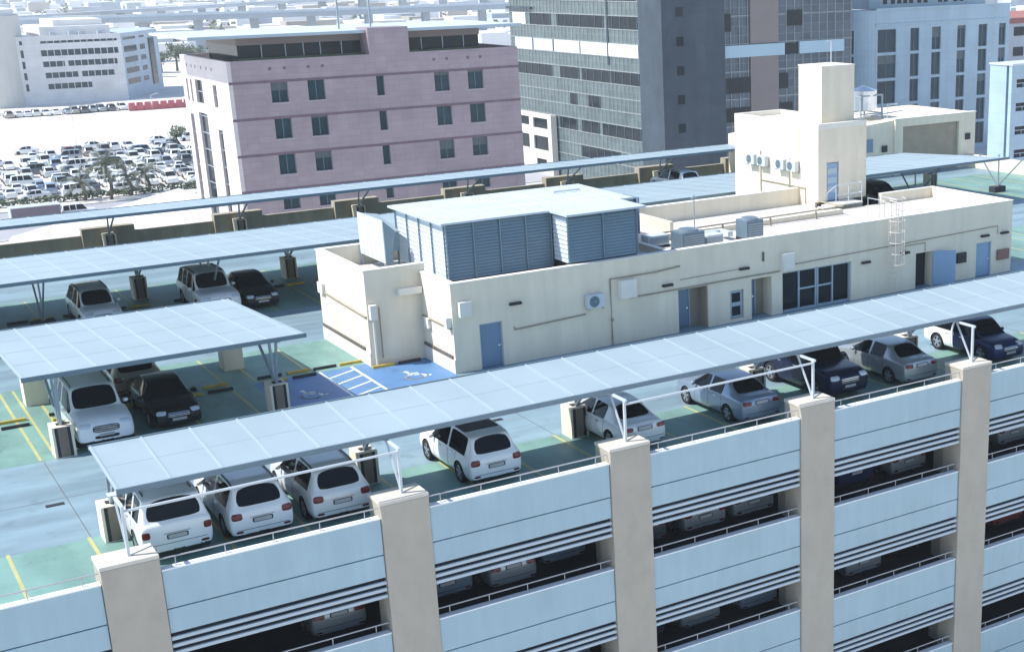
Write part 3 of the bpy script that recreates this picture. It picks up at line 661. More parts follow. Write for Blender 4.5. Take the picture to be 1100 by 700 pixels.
# packaged units on the roof
def pack(x, y, w, d, h, m, label, fan=True):
    t = thing('condenser_unit', label, 'condenser', (x, y, RZ + .013), 0, 'condenser units on the plant roof', local=True)
    mb = MB(); mb.box(-w/2, w/2, -d/2, d/2, .1, h); mb.build('casing', m, t, bevel=.03)
    mb = MB()
    for k in range(6):
        z = .2 + k * (h - .3) / 6; mb.box(-w/2 + .06, w/2 - .06, -d/2 - .014, -d/2 - .002, z, z + .05)
    mb.build('vent_grille', M['steel'], t)
    if fan:
        mb = MB(); mb.cyl((0, 0, h), min(w, d) * .42, .09, 'z', 20); f = mb.build('fan_housing', M['steel'], t)
        mb = MB(); mb.cyl((0, 0, h + .091), min(w, d) * .36, .006, 'z', 20); mb.build('fan_guard', M['ac_d'], f)
    mb = MB(); mb.box(-w/2, -w/2 + .1, -d/2, d/2, 0, .098); mb.box(w/2 - .1, w/2, -d/2, d/2, 0, .098); mb.build('skid', M['stop_k'], t)
pack(30.2, 17.2, 1.25, 1.1, .95, M['ac_d'], 'dark condenser with round fan top, leftmost on the plant roof')
pack(31.6, 17.3, .95, .8, .62, M['ac'], 'pale low condenser between the two dark ones on the plant roof', False)
pack(34.1, 17.6, 1.0, 1.0, 1.0, M['ac_d'], 'dark square condenser, rightmost on the plant roof near the tower')
pack(29.4, 18.9, 1.2, .7, .6, M['ac'], 'small grey condenser behind the leftmost dark condenser', False)
mb = MB(); mb.box(31.0, 33.0, 18.6, 18.9, 3.5, 3.75); mb.box(33.0, 33.3, 17.9, 18.9, 3.5, 3.75); mb.box(31.2, 31.3, 18.7, 18.8, RZ + .012, 3.5); mb.box(32.7, 32.8, 18.7, 18.8, RZ + .012, 3.5)
tag(mb.build('duct_run', M['ac']), 'grey duct run on legs behind the condensers', 'duct')
mb = MB(); mb.tube([(32.4, 20.0, RZ + .012), (32.4, 20.0, 5.4)], .03, 6); mb.box(32.25, 32.55, 19.95, 20.05, 5.2, 5.3); tag(mb.build('vent_pole', M['steel']), 'thin pole standing behind the roof condensers', 'pole')
mb = MB(); mb.tube([(29.6, 19.9, 3.72), (41.9, 19.9, 3.78), (41.9, 22.2, 3.78)], .045, 6)
for x in (31, 34, 37, 40): mb.box(x, x + .08, 19.86, 19.94, RZ + .012, 3.70)
tag(mb.build('pipe_run', M['pipe']), 'long brown lagged pipe across the plant roof to the tower', 'pipe')
mb = MB(); mb.tube([(24.9, 20.6, ZT + .13), (24.9, 20.6, ZT + .2), (26.3, 20.6, ZT + .2)], .05, 6); mb.build('roof_pipe', M['ac'], enc)
# steel water tank on the ramp house roof
tk = thing('water_tank', 'silver water tank on a steel frame behind the lift shaft', 'water tank', (67.2, 49, 4.2))
mb = MB(); mb.cyl((67.2, 49, 5.0), 1.15, 1.5, 'z', 20); mb.cyl((67.2, 49, 6.5), 1.15, .35, 'z', 20, .15); mb.build('tank', M['chrome'], tk)
mb = MB()
for x in (66.1, 68.3):
    for y in (47.9, 50.1): mb.box(x - .06, x + .06, y - .06, y + .06, 4.0, 6.2)
for z in (4.7, 6.1):
    mb.box(66.16, 68.24, 47.87, 47.93, z, z + .1); mb.box(66.16, 68.24, 50.07, 50.13, z, z + .1); mb.box(66.07, 66.13, 47.96, 50.04, z, z + .1); mb.box(68.27, 68.33, 47.96, 50.04, z, z + .1)
mb.build('frame', M['steel'], tk)
mb = MB(); mb.tube([(68.6, 47.6, 4.2), (68.6, 47.6, 5.4), (69.6, 47.6, 5.4)], .06, 6); mb.tube([(66.0, 47.6, 4.6), (70.2, 47.6, 4.8)], .05, 6); mb.build('pipe', M['chrome'], tk)
# ramp house at the far right of the deck
rh = thing('ramp_house', 'beige ramp house with sunk panel beyond the rear canopy', 'building', (65, 46, 0))
mb = MB(); mb.hexa([(57.6, 46.6, 0), (68.1, 46.2, 0), (68.1, 54, 0), (57.6, 54, 0), (57.6, 46.6, 3.45), (68.1, 46.2, 4.3), (68.1, 54, 4.3), (57.6, 54, 3.45)])
wall_y(mb, 68.1, 76.7, 0, 4.35, 46, .3, [(68.9, 74.9, 0, 3.75)]); mb.box(68.1, 76.7, 46.3, 54, 0, 4.35); mb.build('wall', M['wall'], rh)
mb = MB(); mb.box(68.9, 74.9, 46.22, 46.298, 0, 3.75); mb.build('sunk_panel', M['pipe'], rh)
mb = MB(); mb.box(68.05, 76.75, 45.95, 46.35, 4.35, 4.42); mb.build('coping', M['wall_cap'], rh)
mb = MB(); mb.box(65.3, 66.0, 46.2, 46.27, 2.0, 3.0); mb.build('window', M['door'], rh)
mb = MB(); mb.box(66.9, 67.4, 46.1, 46.2, 1.9, 2.4); mb.box(75.6, 76.1, 45.9, 45.998, 2.2, 2.7); mb.build('wall_lamp', M['stop_k'], rh)

# ------------------------------------------------------------------ cars
def car_profile(kind, L, W, H):
    if kind == 'suv':
        st = [(-.5,.30,.86,.47,.84,.53,.68,'tail'),(-.488,.21,.95,.55,.92,.60,.76,'tail'),(-.468,.19,.985,.60,.94,.645,.77,'rearglass'),
              (-.405,.19,1,.61,.935,.955,.70,'body'),(-.385,.19,1,.61,.935,.965,.705,'side'),(-.285,.19,1,.61,.935,.99,.715,'side'),(-.27,.19,1,.61,.935,.992,.715,'side'),
              (-.11,.19,1,.61,.935,1.0,.715,'body'),(-.09,.19,1,.61,.935,1.0,.715,'side'),(.03,.19,1,.605,.935,.99,.71,'side'),(.105,.19,1,.60,.935,.965,.695,'windshield'),
              (.245,.19,.995,.585,.925,.615,.80,'hood'),(.27,.19,.995,.58,.92,.612,.80,'hood'),(.41,.19,.98,.535,.90,.575,.74,'hood'),(.468,.21,.93,.46,.87,.505,.70,'nose'),(.5,.27,.78,.37,.75,.42,.58,'end')]
    elif kind == 'offroad':
        st = [(-.5,.32,.90,.50,.88,.56,.78,'tail'),(-.492,.24,.97,.56,.95,.61,.84,'tail'),(-.475,.22,.99,.60,.95,.635,.84,'rearglass'),
              (-.435,.22,1,.61,.945,.955,.77,'body'),(-.415,.22,1,.61,.945,.97,.775,'side'),(-.26,.22,1,.61,.945,.995,.78,'body'),(-.24,.22,1,.61,.945,.998,.78,'side'),
              (-.09,.22,1,.61,.945,1.0,.78,'body'),(-.07,.22,1,.61,.945,1.0,.78,'side'),(.03,.22,1,.60,.945,.995,.775,'side'),(.10,.22,1,.60,.945,.975,.76,'windshield'),
              (.205,.22,1,.59,.94,.615,.84,'hood'),(.23,.22,1,.585,.94,.612,.84,'hood'),(.42,.22,.985,.555,.93,.585,.80,'hood'),(.475,.24,.95,.49,.90,.525,.76,'nose'),(.5,.30,.84,.40,.82,.45,.70,'end')]
    else:
        st = [(-.5,.27,.82,.50,.80,.56,.64,'tail'),(-.484,.22,.93,.60,.89,.675,.72,'tail'),(-.46,.18,.96,.635,.90,.705,.74,'trunk'),(-.365,.17,.985,.645,.91,.72,.76,'rearglass'),
              (-.225,.16,1,.65,.915,.965,.63,'body'),(-.205,.16,1,.65,.915,.975,.635,'side'),(-.12,.16,1,.65,.915,.995,.645,'side'),(-.035,.16,1,.645,.915,1.0,.645,'body'),(-.018,.16,1,.645,.915,1.0,.645,'side'),
              (.04,.16,1,.64,.915,.985,.64,'side'),(.075,.16,1,.635,.915,.965,.63,'windshield'),(.235,.16,.995,.615,.91,.66,.77,'hood'),(.26,.16,.99,.61,.905,.655,.77,'hood'),(.40,.17,.97,.55,.88,.605,.73,'hood'),(.47,.19,.90,.45,.84,.51,.66,'nose'),(.5,.24,.74,.34,.70,.41,.52,'end')]
    out = []
    for y, zb, wm, zbelt, wb, zt, wt, tg in st:
        h = W / 2; zbm = zb * (1.0)
        zbelt *= H; zt *= H
        zs = zbm + (zbelt - zbm) * .22; zm = zbm + (zbelt - zbm) * .62
        out.append((y * L, [(0, zbm), (h*wm*.86, zbm), (h*wm*.985, zs), (h*wm, zm), (h*wb, zbelt), (h*wt, zt - .015*H*.6), (h*wt*.93, zt), (0, zt + (.012*H if tg not in ('tail',) else .004))], tg))
    return out
SLOT = ['body', 'windshield', 'rear_window', 'side_window', 'side_window', 'headlight', 'headlight', 'taillight', 'taillight', 'grille', 'sill_trim', 'wheel_arch', 'sunroof', 'front_panel']
def base_mesh(kind, L, W, H, lod=3, two_tone=None, sunroof=False):
    st = car_profile(kind, L, W, H); n = 14
    bm = bmesh.new(); rings = []
    for y, half, tg in st:
        pts = half + [(-x, z) for x, z in half[-2:0:-1]]
        rings.append([bm.verts.new((x, y, z)) for x, z in pts])
    cl = bm.edges.layers.float.new('crease_edge')
    for i in range(len(st) - 1):
        tg = st[i][2]
        for k in range(n):
            f = bm.faces.new((rings[i][k], rings[i][(k+1) % n], rings[i+1][(k+1) % n], rings[i+1][k]))
            f.smooth = True; kk = k if k < 7 else 13 - k; right = k < 7; mi = 0
            if tg == 'windshield' and kk == 6: mi = 1
            if tg == 'rearglass' and kk == 6: mi = 2
            if kk == 4 and tg in ('side', 'windshield'): mi = 3 if right else 4
            if sunroof and kk == 6 and tg in ('side', 'body') and -.30*L < st[i][0] < .08*L: mi = 12
            f.material_index = mi
    for e, rg in ((0, rings[0]), (1, rings[-1])):
        f = bm.faces.new(rg if e == 0 else rg[::-1]); f.smooth = True
    bmesh.ops.recalc_face_normals(bm, faces=bm.faces)
    idx = {v: (i, k) for i, rg in enumerate(rings) for k, v in enumerate(rg)}
    for e in bm.edges:
        (i, k), (j, l) = idx[e.verts[0]], idx[e.verts[1]]
        if k == l and i != j:
            if k in (1, 13): e[cl] = .7
            if k in (4, 10): e[cl] = .55
            if k in (5, 9): e[cl] = .35
            if k in (6, 8) and st[min(i, j)][2] in ('windshield', 'rearglass'): e[cl] = .9
        if i == j and st[i][2] in ('windshield', 'rearglass', 'hood') and {k, l} <= {5, 6, 7, 8, 9}: e[cl] = max(e[cl], .25)
        if len(e.link_faces) == 2 and e.link_faces[0].material_index != e.link_faces[1].material_index: e[cl] = max(e[cl], .88)
    me = bpy.data.meshes.new('body'); bm.to_mesh(me); bm.free()
    return me
def car_wheels(L, kind):
    r = {'suv': .34, 'offroad': .375, 'sedan': .315}[kind]
    return r, (-.292 * L, .300 * L)
def evaluated(me, mods, mats):
    for m_ in mats: me.materials.append(m_)
    o = bpy.data.objects.new('temporary', me); COL.objects.link(o)
    extra = []
    for kind_, a in mods:
        if kind_ == 'sub': md = o.modifiers.new('s', 'SUBSURF'); md.levels = a; md.render_levels = a; md.boundary_smooth = 'PRESERVE_CORNERS'
        else:
            md = o.modifiers.new('b', 'BOOLEAN'); md.operation = 'DIFFERENCE'; md.solver = 'EXACT'; md.object = a; extra.append(a)
            md.material_mode = 'TRANSFER' if hasattr(md, 'material_mode') else md.material_mode
    dg = bpy.context.evaluated_depsgraph_get(); dg.update()
    res = bpy.data.meshes.new_from_object(o.evaluated_get(dg))
    bpy.data.objects.remove(o)
    for e in extra: bpy.data.objects.remove(e)
    return res
PROTO = {}
def car_proto(key, kind, L, W, H, sunroof=False, two_tone=False, rails=False, faces='rear'):
    """meshes of every part of one car model, nose to +Y, wheels on z = 0"""
    r, axles = car_wheels(L, kind)
    me = base_mesh(kind, L, W, H, sunroof=sunroof)
    cut = MB()
    for a in axles: cut.cyl((-W, a, r - .01), r + .06, 2 * W, 'x', 28)
    cm = cut.build('temporary', M['black_trim']); 
    slot_m = [P['white'], M['carglass'], M['carglass'], M['carglass'], M['carglass'], M['lamp'], M['lamp'], M['tail'], M['tail'], M['black_trim'], M['black_trim'], M['black_trim'], M['stop_k'], P['navy']]
    cm.data.materials.clear()
    for m_ in slot_m: cm.data.materials.append(m_)
    for pl in cm.data.polygons: pl.material_index = 11
    res = evaluated(me, [('sub', 3), ('bool', cm)], slot_m)
    bm = bmesh.new(); bm.from_mesh(res)
    bm.faces.ensure_lookup_table(); tree = BVHTree.FromBMesh(bm)
    hw = W / 2
    for f in bm.faces:
        if f.material_index not in (0,): continue
        c = f.calc_center_median(); nr = f.normal; z = c.z / H; ax = abs(c.x) / hw; t = c.y / L
        if abs(t) > .42 and z < .19 and abs(nr.y) > .2: f.material_index = 10
        if c.z < r * .80 and abs(nr.x) > .3 and abs(t) < .4: f.material_index = 10
        if two_tone and c.y > -.07 * L and f.material_index == 0: f.material_index = 13
    parts = []
    for mi in range(len(SLOT)):
        fs = [f for f in bm.faces if (f.material_index == mi) or (mi == 0 and f.material_index == 11)]
        if mi == 11 or not fs: continue
        ms = bpy.data.meshes.new(SLOT[mi]); mp = {}; vs = []; fl = []
        for f in fs:
            ff = []
            for v in f.verts:
                if v not in mp: mp[v] = len(vs); vs.append(v.co.copy())
                ff.append(mp[v])
            fl.append(ff)
        ms.from_pydata(vs, [], fl); ms.materials.append(slot_m[mi])
        if mi == 0:
            ms.materials.append(M['black_trim']); ms.polygons.foreach_set('material_index', [1 if f.material_index == 11 else 0 for f in fs])
        ms.polygons.foreach_set('use_smooth', [f.material_index != 11 for f in fs]); ms.update()
        parts.append((SLOT[mi], ms, None))
    def hit(x, y, z, dx, dy, dz):
        p = tree.ray_cast(Vector((x, y, z)), Vector((dx, dy, dz)))[0]; return p
    def mesh(mb, name, m_, smooth=False):
        ms = bpy.data.meshes.new(name); ms.from_pydata([Vector(v) for v in mb.v], [], mb.f); ms.materials.append(m_)
        if smooth: ms.polygons.foreach_set('use_smooth', [True] * len(ms.polygons))
        ms.update(); return ms
    # lamps, grille and plates: patches laid on the body surface
    def patch(x0, x1, z0, z1, end, off=.008, p=4.0, yaw=0., n=14, m=5):
        cx, cz, a_, b_ = (x0 + x1) / 2, (z0 + z1) / 2, (x1 - x0) / 2, (z1 - z0) / 2
        dr = Vector((math.sin(yaw), -end * math.cos(yaw), 0)); vs = []; fs = []
        lat = Vector((math.cos(yaw) , end * math.sin(yaw), 0))
        for k in range(m + 1):
            for t_ in range(4 * n):
                an = 2 * math.pi * t_ / (4 * n); cs, sn = math.cos(an), math.sin(an)
                s_ = (abs(cs) ** p + abs(sn) ** p) ** (-1 / p) * (k + .02) / (m + .02)
                o_ = Vector((cx, end * L * .5, cz)) + lat * (a_ * cs * s_) + Vector((0, 0, b_ * sn * s_))
                h_ = tree.ray_cast(o_ - dr * 3, dr)
                if h_[0] is None: return None
                vs.append(h_[0] + h_[1] * (off if h_[1].dot(dr) < 0 else -off))
        q = 4 * n
        for k in range(m):
            for t_ in range(q): fs.append((k*q + t_, k*q + (t_+1) % q, (k+1)*q + (t_+1) % q, (k+1)*q + t_))
        fs.append(tuple(range(q - 1, -1, -1)))
        mb = MB(); mb._add(vs, fs); return mb
    def put(mb, name, m_):
        if mb: parts.append((name, mesh(mb, name, m_, True), None))
    hz0, hz1 = {'suv': (.44, .53), 'offroad': (.445, .525), 'sedan': (.42, .51)}[kind]
    tz0, tz1 = {'suv': (.455, .575), 'offroad': (.42, .53), 'sedan': (.53, .63)}[kind]
    for sd in (1, -1):
        e0, e1 = .54 * hw, .90 * hw
        put(patch(min(sd*e0, sd*e1), max(sd*e0, sd*e1), hz0 * H, hz1 * H, 1, yaw=-sd * .45), 'headlight', M['lamp'])
        e0, e1 = {'suv': (.62, .93), 'offroad': (.74, .95), 'sedan': (.52, .90)}[kind]; e0 *= hw; e1 *= hw
        put(patch(min(sd*e0, sd*e1), max(sd*e0, sd*e1), tz0 * H, tz1 * H, -1, yaw=-sd * .35), 'taillight', M['tail'])
        put(patch(min(sd*.62*hw, sd*.84*hw), max(sd*.62*hw, sd*.84*hw), .215 * H, .255 * H, -1, off=.006, yaw=-sd * .2), 'reflector', M['tail'])
    put(patch(-.44 * hw, .44 * hw, .345 * H, .47 * H, 1, p=5), 'grille', M['black_trim'])
    put(patch(-.40 * hw, .40 * hw, .225 * H, .285 * H, 1, p=5), 'air_intake', M['black_trim'])
    for zb_ in (.375, .41, .445): put(patch(-.41 * hw, .41 * hw, (zb_ - .006) * H, (zb_ + .006) * H, 1, off=.014, p=8), 'grille_bar', M['chrome'])
    zp = {'suv': .415, 'offroad': .40, 'sedan': .575}[kind] * H
    put(patch(-.29, .29, zp - .075, zp + .075, -1, off=.004, p=8), 'plate_recess', M['black_trim'])
    put(patch(-.25, .25, zp - .055, zp + .055, -1, off=.012, p=10), 'number_plate', M['plate'])
    put(patch(-.36, .36, zp + .09, zp + .115, -1, off=.01, p=8), 'plate_trim', M['chrome'])
    put(patch(-.25, .25, .295 * H - .05, .295 * H + .05, 1, off=.012, p=10), 'number_plate', M['plate'])
    zc = {'suv': .27, 'offroad': .30, 'sedan': .33}[kind] * H
    put(patch(-.80 * hw, .80 * hw, zc - .012, zc + .004, -1, off=.003, p=12), 'bumper_seam', M['black_trim'])
    belt = {'suv': .60, 'offroad': .60, 'sedan': .635}[kind] * H
    for sd in (1, -1):
        mb = MB()
        for yy in ({'sedan': (-.12, .06)}.get(kind, (-.16, .04))):
            q = hit(sd * W, yy * L, belt - .10, -sd, 0, 0)
            if q: mb.box(min(q.x, q.x + sd*.03), max(q.x, q.x + sd*.03), yy * L - .09, yy * L + .09, belt - .12, belt - .085)
        parts.append(('door_handle', mesh(mb, 'door_handle', M['chrome']), None))
        mb = MB()
        for yy in ({'sedan': (-.205, -.026, .16)}.get(kind, (-.235, -.10, .15))):
            pts = [hit(sd * W, yy * L, zz_, -sd, 0, 0) for zz_ in [belt - .03 - k * (belt - .36) / 6 for k in range(7)]]
            pts = [q for q in pts if q]
            if len(pts) > 2: mb.tube(pts, .007, 4)
        if mb.v: parts.append(('door_seam', mesh(mb, 'door_seam', M['black_trim']), None))
        q = hit(sd * W, .155 * L, belt + .03, -sd, 0, 0)
        mx_ = sd * (hw * .93)
        mb = MB()
        for k in range(1):
            nlat, nlon = 6, 10; vs = []; fs = []
            for a in range(nlat + 1):
                for b in range(nlon):
                    th = math.pi * a / nlat; ph = 2 * math.pi * b / nlon
                    vs.append((mx_ + sd * .10 + .105 * math.sin(th) * math.cos(ph), .155 * L + .065 * math.sin(th) * math.sin(ph), belt + .07 + .075 * math.cos(th)))
            for a in range(nlat):
                for b in range(nlon): fs.append((a*nlon + b, a*nlon + (b+1) % nlon, (a+1)*nlon + (b+1) % nlon, (a+1)*nlon + b))
            mb._add(vs, fs)
        parts.append(('wing_mirror', mesh(mb, 'wing_mirror', P['white'], True), 'paint'))
    if rails:
        for sd in (1, -1):
            pts = [hit(sd * hw * .655, y * L, 2 * H, 0, 0, -1) for y in (-.36, -.28, -.1, .02, .07)]
            mb = MB(); pts = [q + Vector((0, 0, .035 if 0 < i < len(pts) - 1 else -.01)) for i, q in enumerate(pts) if q]
            mb.tube(pts, .022, 6); parts.append(('roof_rail', mesh(mb, 'roof_rail', M['black_trim']), None))
    # rear wiper line / bumper step
    for i, a in enumerate(axles):
        for sd in (1, -1):
            xo = sd * (hw * .985); mb = MB(); xi = sd * (hw * .985 - .22)
            nseg = 28; prof = [(xi, r * .70), (xi, r * .96), (xi + sd * .03, r), (xo - sd * .03, r), (xo, r * .96), (xo, r * .70)]
            vs = []; fs = []
            for t_ in range(nseg):
                an = 2 * math.pi * t_ / nseg
                for x, rr in prof: vs.append((x, a + rr * math.cos(an), r + rr * math.sin(an)))
            m_ = len(prof)
            for t_ in range(nseg):
                for k in range(m_ - 1): fs.append((t_*m_ + k, t_*m_ + k + 1, ((t_+1) % nseg)*m_ + k + 1, ((t_+1) % nseg)*m_ + k))
            mb._add(vs, fs); tyre = mesh(mb, 'wheel', M['tyre'])
            mb = MB(); xr = xo - sd * .025; xa = min(xr, xr - sd * .02); rr = r * .70
            # rim: outer ring, hub and five double spokes
            for k in range(5):
                an = 2 * math.pi * k / 5 + .3
                mb.bar((xr, a, r), (xr, a + rr * .96 * math.cos(an), r + rr * .96 * math.sin(an)), .03, .085)
            mb.cyl((xr - .02, a, r), .07, .04, 'x', 12)
            vs = []; fs = []
            for t_ in range(nseg):
                an = 2 * math.pi * t_ / nseg
                for x, q in ((xr + sd * .012, rr * 1.0), (xr + sd * .012, rr * .88), (xr - sd * .05, rr * .86)): vs.append((x, a + q * math.cos(an), r + q * math.sin(an)))
            for t_ in range(nseg):
                for k in range(2): fs.append((t_*3 + k, t_*3 + k + 1, ((t_+1) % nseg)*3 + k + 1, ((t_+1) % nseg)*3 + k))
            mb._add(vs, fs)
            rim = mesh(mb, 'rim', M['rim'])
            mb = MB(); mb.cyl((xr - sd * .07 - (.005), a, r), rr * .9, .01, 'x', 24); disc = mesh(mb, 'brake_disc', M['black_trim'])
            parts.append(('wheel', tyre, [('rim', rim), ('brake_disc', disc)]))
    bm.free()
    PROTO[key] = parts
def car(key, x, y, rz, label, paint_, z=0.006, group=None, panel=None, cat='car'):
    t = thing('parked_car', label, cat, (x, y, z), R(rz), group, local=True); t.scale = (1.06, 1.06, 1.06)
    for nm_, ms, sub in PROTO[key]:
        o = bpy.data.objects.new(nm_, ms); COL.objects.link(o); o.parent = t
        if nm_ in ('body', 'wing_mirror'):
            o.material_slots[0].link = 'OBJECT'; o.material_slots[0].material = panel if (nm_ == 'wing_mirror' and panel) else paint_
        if nm_ == 'front_panel': o['label'] = 'dark blue front half of a white car'
        if isinstance(sub, list):
            for sn, sm_ in sub:
                c = bpy.data.objects.new(sn, sm_); COL.objects.link(c); c.parent = o
    return t
car_proto('offroad', 'offroad', 4.75, 1.96, 1.84, rails=True)
car_proto('suv', 'suv', 4.55, 1.86, 1.64, rails=True)
car_proto('suv_roof', 'suv', 4.45, 1.84, 1.60, sunroof=True, rails=False)
car_proto('sedan', 'sedan', 4.60, 1.80, 1.42)
car_proto('two_tone', 'suv', 4.3, 1.80, 1.52, two_tone=True)
GF = 'cars in the front row under the long canopy'
yc = 4.15
car('offroad', 2.48, 4.35, 0, 'big white off roader at the left end of the front row', P['white'], group=GF)
car('suv', 4.95, 4.2, 0, 'white estate with dark roof rails between the big off roader and the white hatchback', P['white'], group=GF)
car('suv', 7.42, 4.15, 0, 'white hatchback with a dark tail lamp, third from left in the front row', P['pearl'], group=GF)
car('suv_roof', 12.72, 4.2, 0, 'white crossover with a black glass roof standing alone in the second bay', P['white'], group=GF)
car('sedan', 18.4, 4.15, 0, 'pearl silver saloon behind the third facade pillar from the left', P['pearl'], group=GF)
car('sedan', 23.45, 4.1, 0, 'blue silver saloon with chrome sills, left of the dark blue off roader', P['bluesilver'], group=GF)
car('offroad', 27.95, 4.55, 180, 'dark blue off roader facing the parapet in the front row', P['darkblue'], group=GF)
car('sedan', 31.45, 4.2, 0, 'light silver saloon right of the dark blue off roader', P['silver'], group=GF)
car('two_tone', 36.55, 4.15, 180, 'white and dark blue two tone car at the right end of the front row', P['white'], group=GF, panel=P['navy'])
GM = 'cars under the short mid canopy'
car('offroad', 2.85, 16.3, 180, 'big white off roader facing out under the mid canopy', P['white'], group=GM)
car('sedan', 5.55, 16.9, 180, 'black saloon with chrome grille beside the facing white off roader', P['black'], group=GM)
car('suv', 5.2, 22.0, 0, 'grey beige estate parked nose to nose behind the black saloon', P['beige'], group=GM)
GB = 'cars under the long rear canopy'
car('suv', 6.42, 34.9, 180, 'white hatchback facing out at the left under the rear canopy', P['white'], group=GB)
car('offroad', 11.85, 34.4, 180, 'white off roader facing out left of a black car under the rear canopy', P['white'], group=GB)
car('sedan', 13.95, 34.5, 180, 'black saloon facing out near the corner of the plant building', P['black'], group=GB)
car('suv', 57.3, 35.4, 180, 'black car under the rear canopy to the right of the stair tower', P['black'], group=GB)
car('suv', 50.4, 50.6, 0, 'white car by the far parapet left of the stair tower', P['white'])
GL = 'cars on the covered levels behind the facade'
LV = [('sedan', 6.9, 3.9, 1, 'white', 'pale car in the dark gap between the first two pillars, level below the roof'),
      ('sedan', 13.0, 3.9, 1, 'pearl', 'pale car in the gap right of the second pillar, level below the roof'),
      ('suv', 10.7, 4.2, 1, 'silver', 'grey car just right of the second pillar, level below the roof'), ('sedan', 15.3, 4.6, 1, 'silver', 'grey car just left of the third pillar, level below the roof'),
      ('suv', 20.9, 4.0, 1, 'white', 'pale car in the gap right of the third pillar, level below the roof'), ('suv', 23.2, 4.1, 1, 'pearl', 'pale car just left of the fourth pillar, level below the roof'),
      ('suv', 30.9, 4.0, 1, 'white', 'pale car between fourth and fifth pillar, level below the roof'), ('suv', 28.3, 4.2, 1, 'navy', 'dark blue car just right of the fourth pillar, level below the roof'),
      ('suv', 36.9, 4.0, 1, 'pearl', 'pale car right of the fifth pillar, level below the roof'), ('sedan', 34.6, 4.2, 1, 'grey', 'grey car just right of the fifth pillar, level below the roof'),
      ('sedan', 18.4, 4.1, 1, 'grey', 'grey car just right of the third pillar, level below the roof'),
      ('suv', 28.5, 3.9, 2, 'white', 'pale car just right of the fourth pillar, second level below the roof'), ('sedan', 23.3, 4.0, 2, 'silver', 'grey car just left of the fourth pillar, second level below the roof'),
      ('sedan', 20.6, 4.0, 2, 'pearl', 'pale car between third and fourth pillar, second level below the roof'), ('suv', 18.2, 4.2, 2, 'navy', 'dark car just right of the third pillar, second level below the roof'),
      ('sedan', 15.0, 4.1, 2, 'silver', 'grey car just left of the third pillar, second level below the roof'), ('suv', 31.0, 4.3, 2, 'black', 'black car between fourth and fifth pillar, second level below the roof'),
      ('suv', 37.0, 4.2, 2, 'red', 'dark red car right of the fifth pillar, second level below the roof'), ('suv', 28.4, 4.2, 3, 'grey', 'dark car right of the fourth pillar, third level below the roof')]
for key, x, y, k, c, lab in LV: car(key, x, y + .2, 0, lab, P[{'white': 'silver', 'pearl': 'silver', 'silver': 'bluesilver'}.get(c, c)], z=-FL * k + .004, group=GL)  # paints swapped for darker ones to stand for shade on the covered levels
# small simple cars for the distant lots: one mesh each
def far_car_mesh(kind, L, W, H):
    me = base_mesh(kind, L, W, H)
    r, ax = car_wheels(L, kind)
    bm = bmesh.new(); bm.from_mesh(me)
    for f in bm.faces:
        f.material_index = 1 if f.material_index in (1, 2, 3, 4) else 0
    for a in ax:
        for sd in (-1, 1):
            mt = Matrix.Translation((sd * (W / 2 - .08), a, r)) @ Matrix.Rotation(R(90), 4, 'Y')
            gq = bmesh.ops.create_cone(bm, cap_ends=True, segments=10, radius1=r, radius2=r, depth=.2, matrix=mt)
            for v in gq['verts']:
                for f in v.link_faces: f.material_index = 2
    m2 = bpy.data.meshes.new('distant_car'); bm.to_mesh(m2); bm.free(); bpy.data.meshes.remove(me)
    for m_ in (P['white'], M['carglass'], M['tyre']): m2.materials.append(m_)
    return m2
FM = [far_car_mesh('sedan', 4.5, 1.78, 1.42), far_car_mesh('suv', 4.6, 1.86, 1.68), far_car_mesh('offroad', 4.8, 1.95, 1.85)]
KN = ['saloon', 'crossover', 'off roader']
CN = dict(white='white', pearl='off white', silver='silver', grey='dark grey', black='black', darkblue='dark blue', red='dull red', beige='beige', bluesilver='blue grey')
def far_car(x, y, rz, k, c, label, group):
    o = bpy.data.objects.new('distant_car', FM[k]); COL.objects.link(o)
    o.location = (x, y, GZ + .03); o.rotation_euler = (0, 0, R(rz))
    o.material_slots[0].link = 'OBJECT'; o.material_slots[0].material = P[c]
    return tag(o, label, 'car', group)
rr = random.Random(11)
y = 190.5; row = 0
ORD = ['front', 'second', 'third', 'fourth', 'fifth', 'sixth', 'seventh', 'eighth', 'ninth', 'tenth', 'eleventh', 'twelfth', 'thirteenth', 'last']
while y < 264 and row < 14:
    xl = 12 + (y - 190) * .14; xr_ = 50 + (y - 190) * .30
    x = xl + rr.uniform(0, 2)
    side = row % 3 == 0
    dens = .95 if row < 8 else .78 - .13 * (row - 8)
    while x < xr_:
        if rr.random() < dens:
            c = rr.choices(['white', 'pearl', 'silver', 'grey', 'black', 'darkblue', 'red', 'beige', 'bluesilver'], [58, 18, 10, 4, 2, 2, 1, 5, 4])[0]
            k = rr.choices([0, 1, 2], [5, 3, 2])[0]
            d = 90 if side else 0
            third = 'left' if x < xl + (xr_ - xl) * .33 else ('middle' if x < xl + (xr_ - xl) * .67 else 'right')
            far_car(x, y + rr.uniform(-.6, .6), d + rr.choice((0, 180)) + rr.uniform(-6, 6), k, c, '%s %s in the %s part of the %s row of the sand lot' % (CN[c], KN[k], third, ORD[row]), 'cars parked on the distant sand lot')
        x += (5.6 if side else 2.75) + rr.uniform(0, .7)
    y += 5.5 if not side else 4.4
    row += 1
rr = random.Random(5)
for i in range(13):
    x = 41 + i * 2.1 + rr.uniform(-.4, .4); c = rr.choice(['white', 'pearl', 'silver', 'grey', 'white', 'beige'])
    far_car(x, 331 + rr.uniform(-1, 1), rr.choice((0, 180)), rr.choice((0, 1)), c, '%s car in the short row before the cream office block' % CN[c], 'cars before the cream office block')
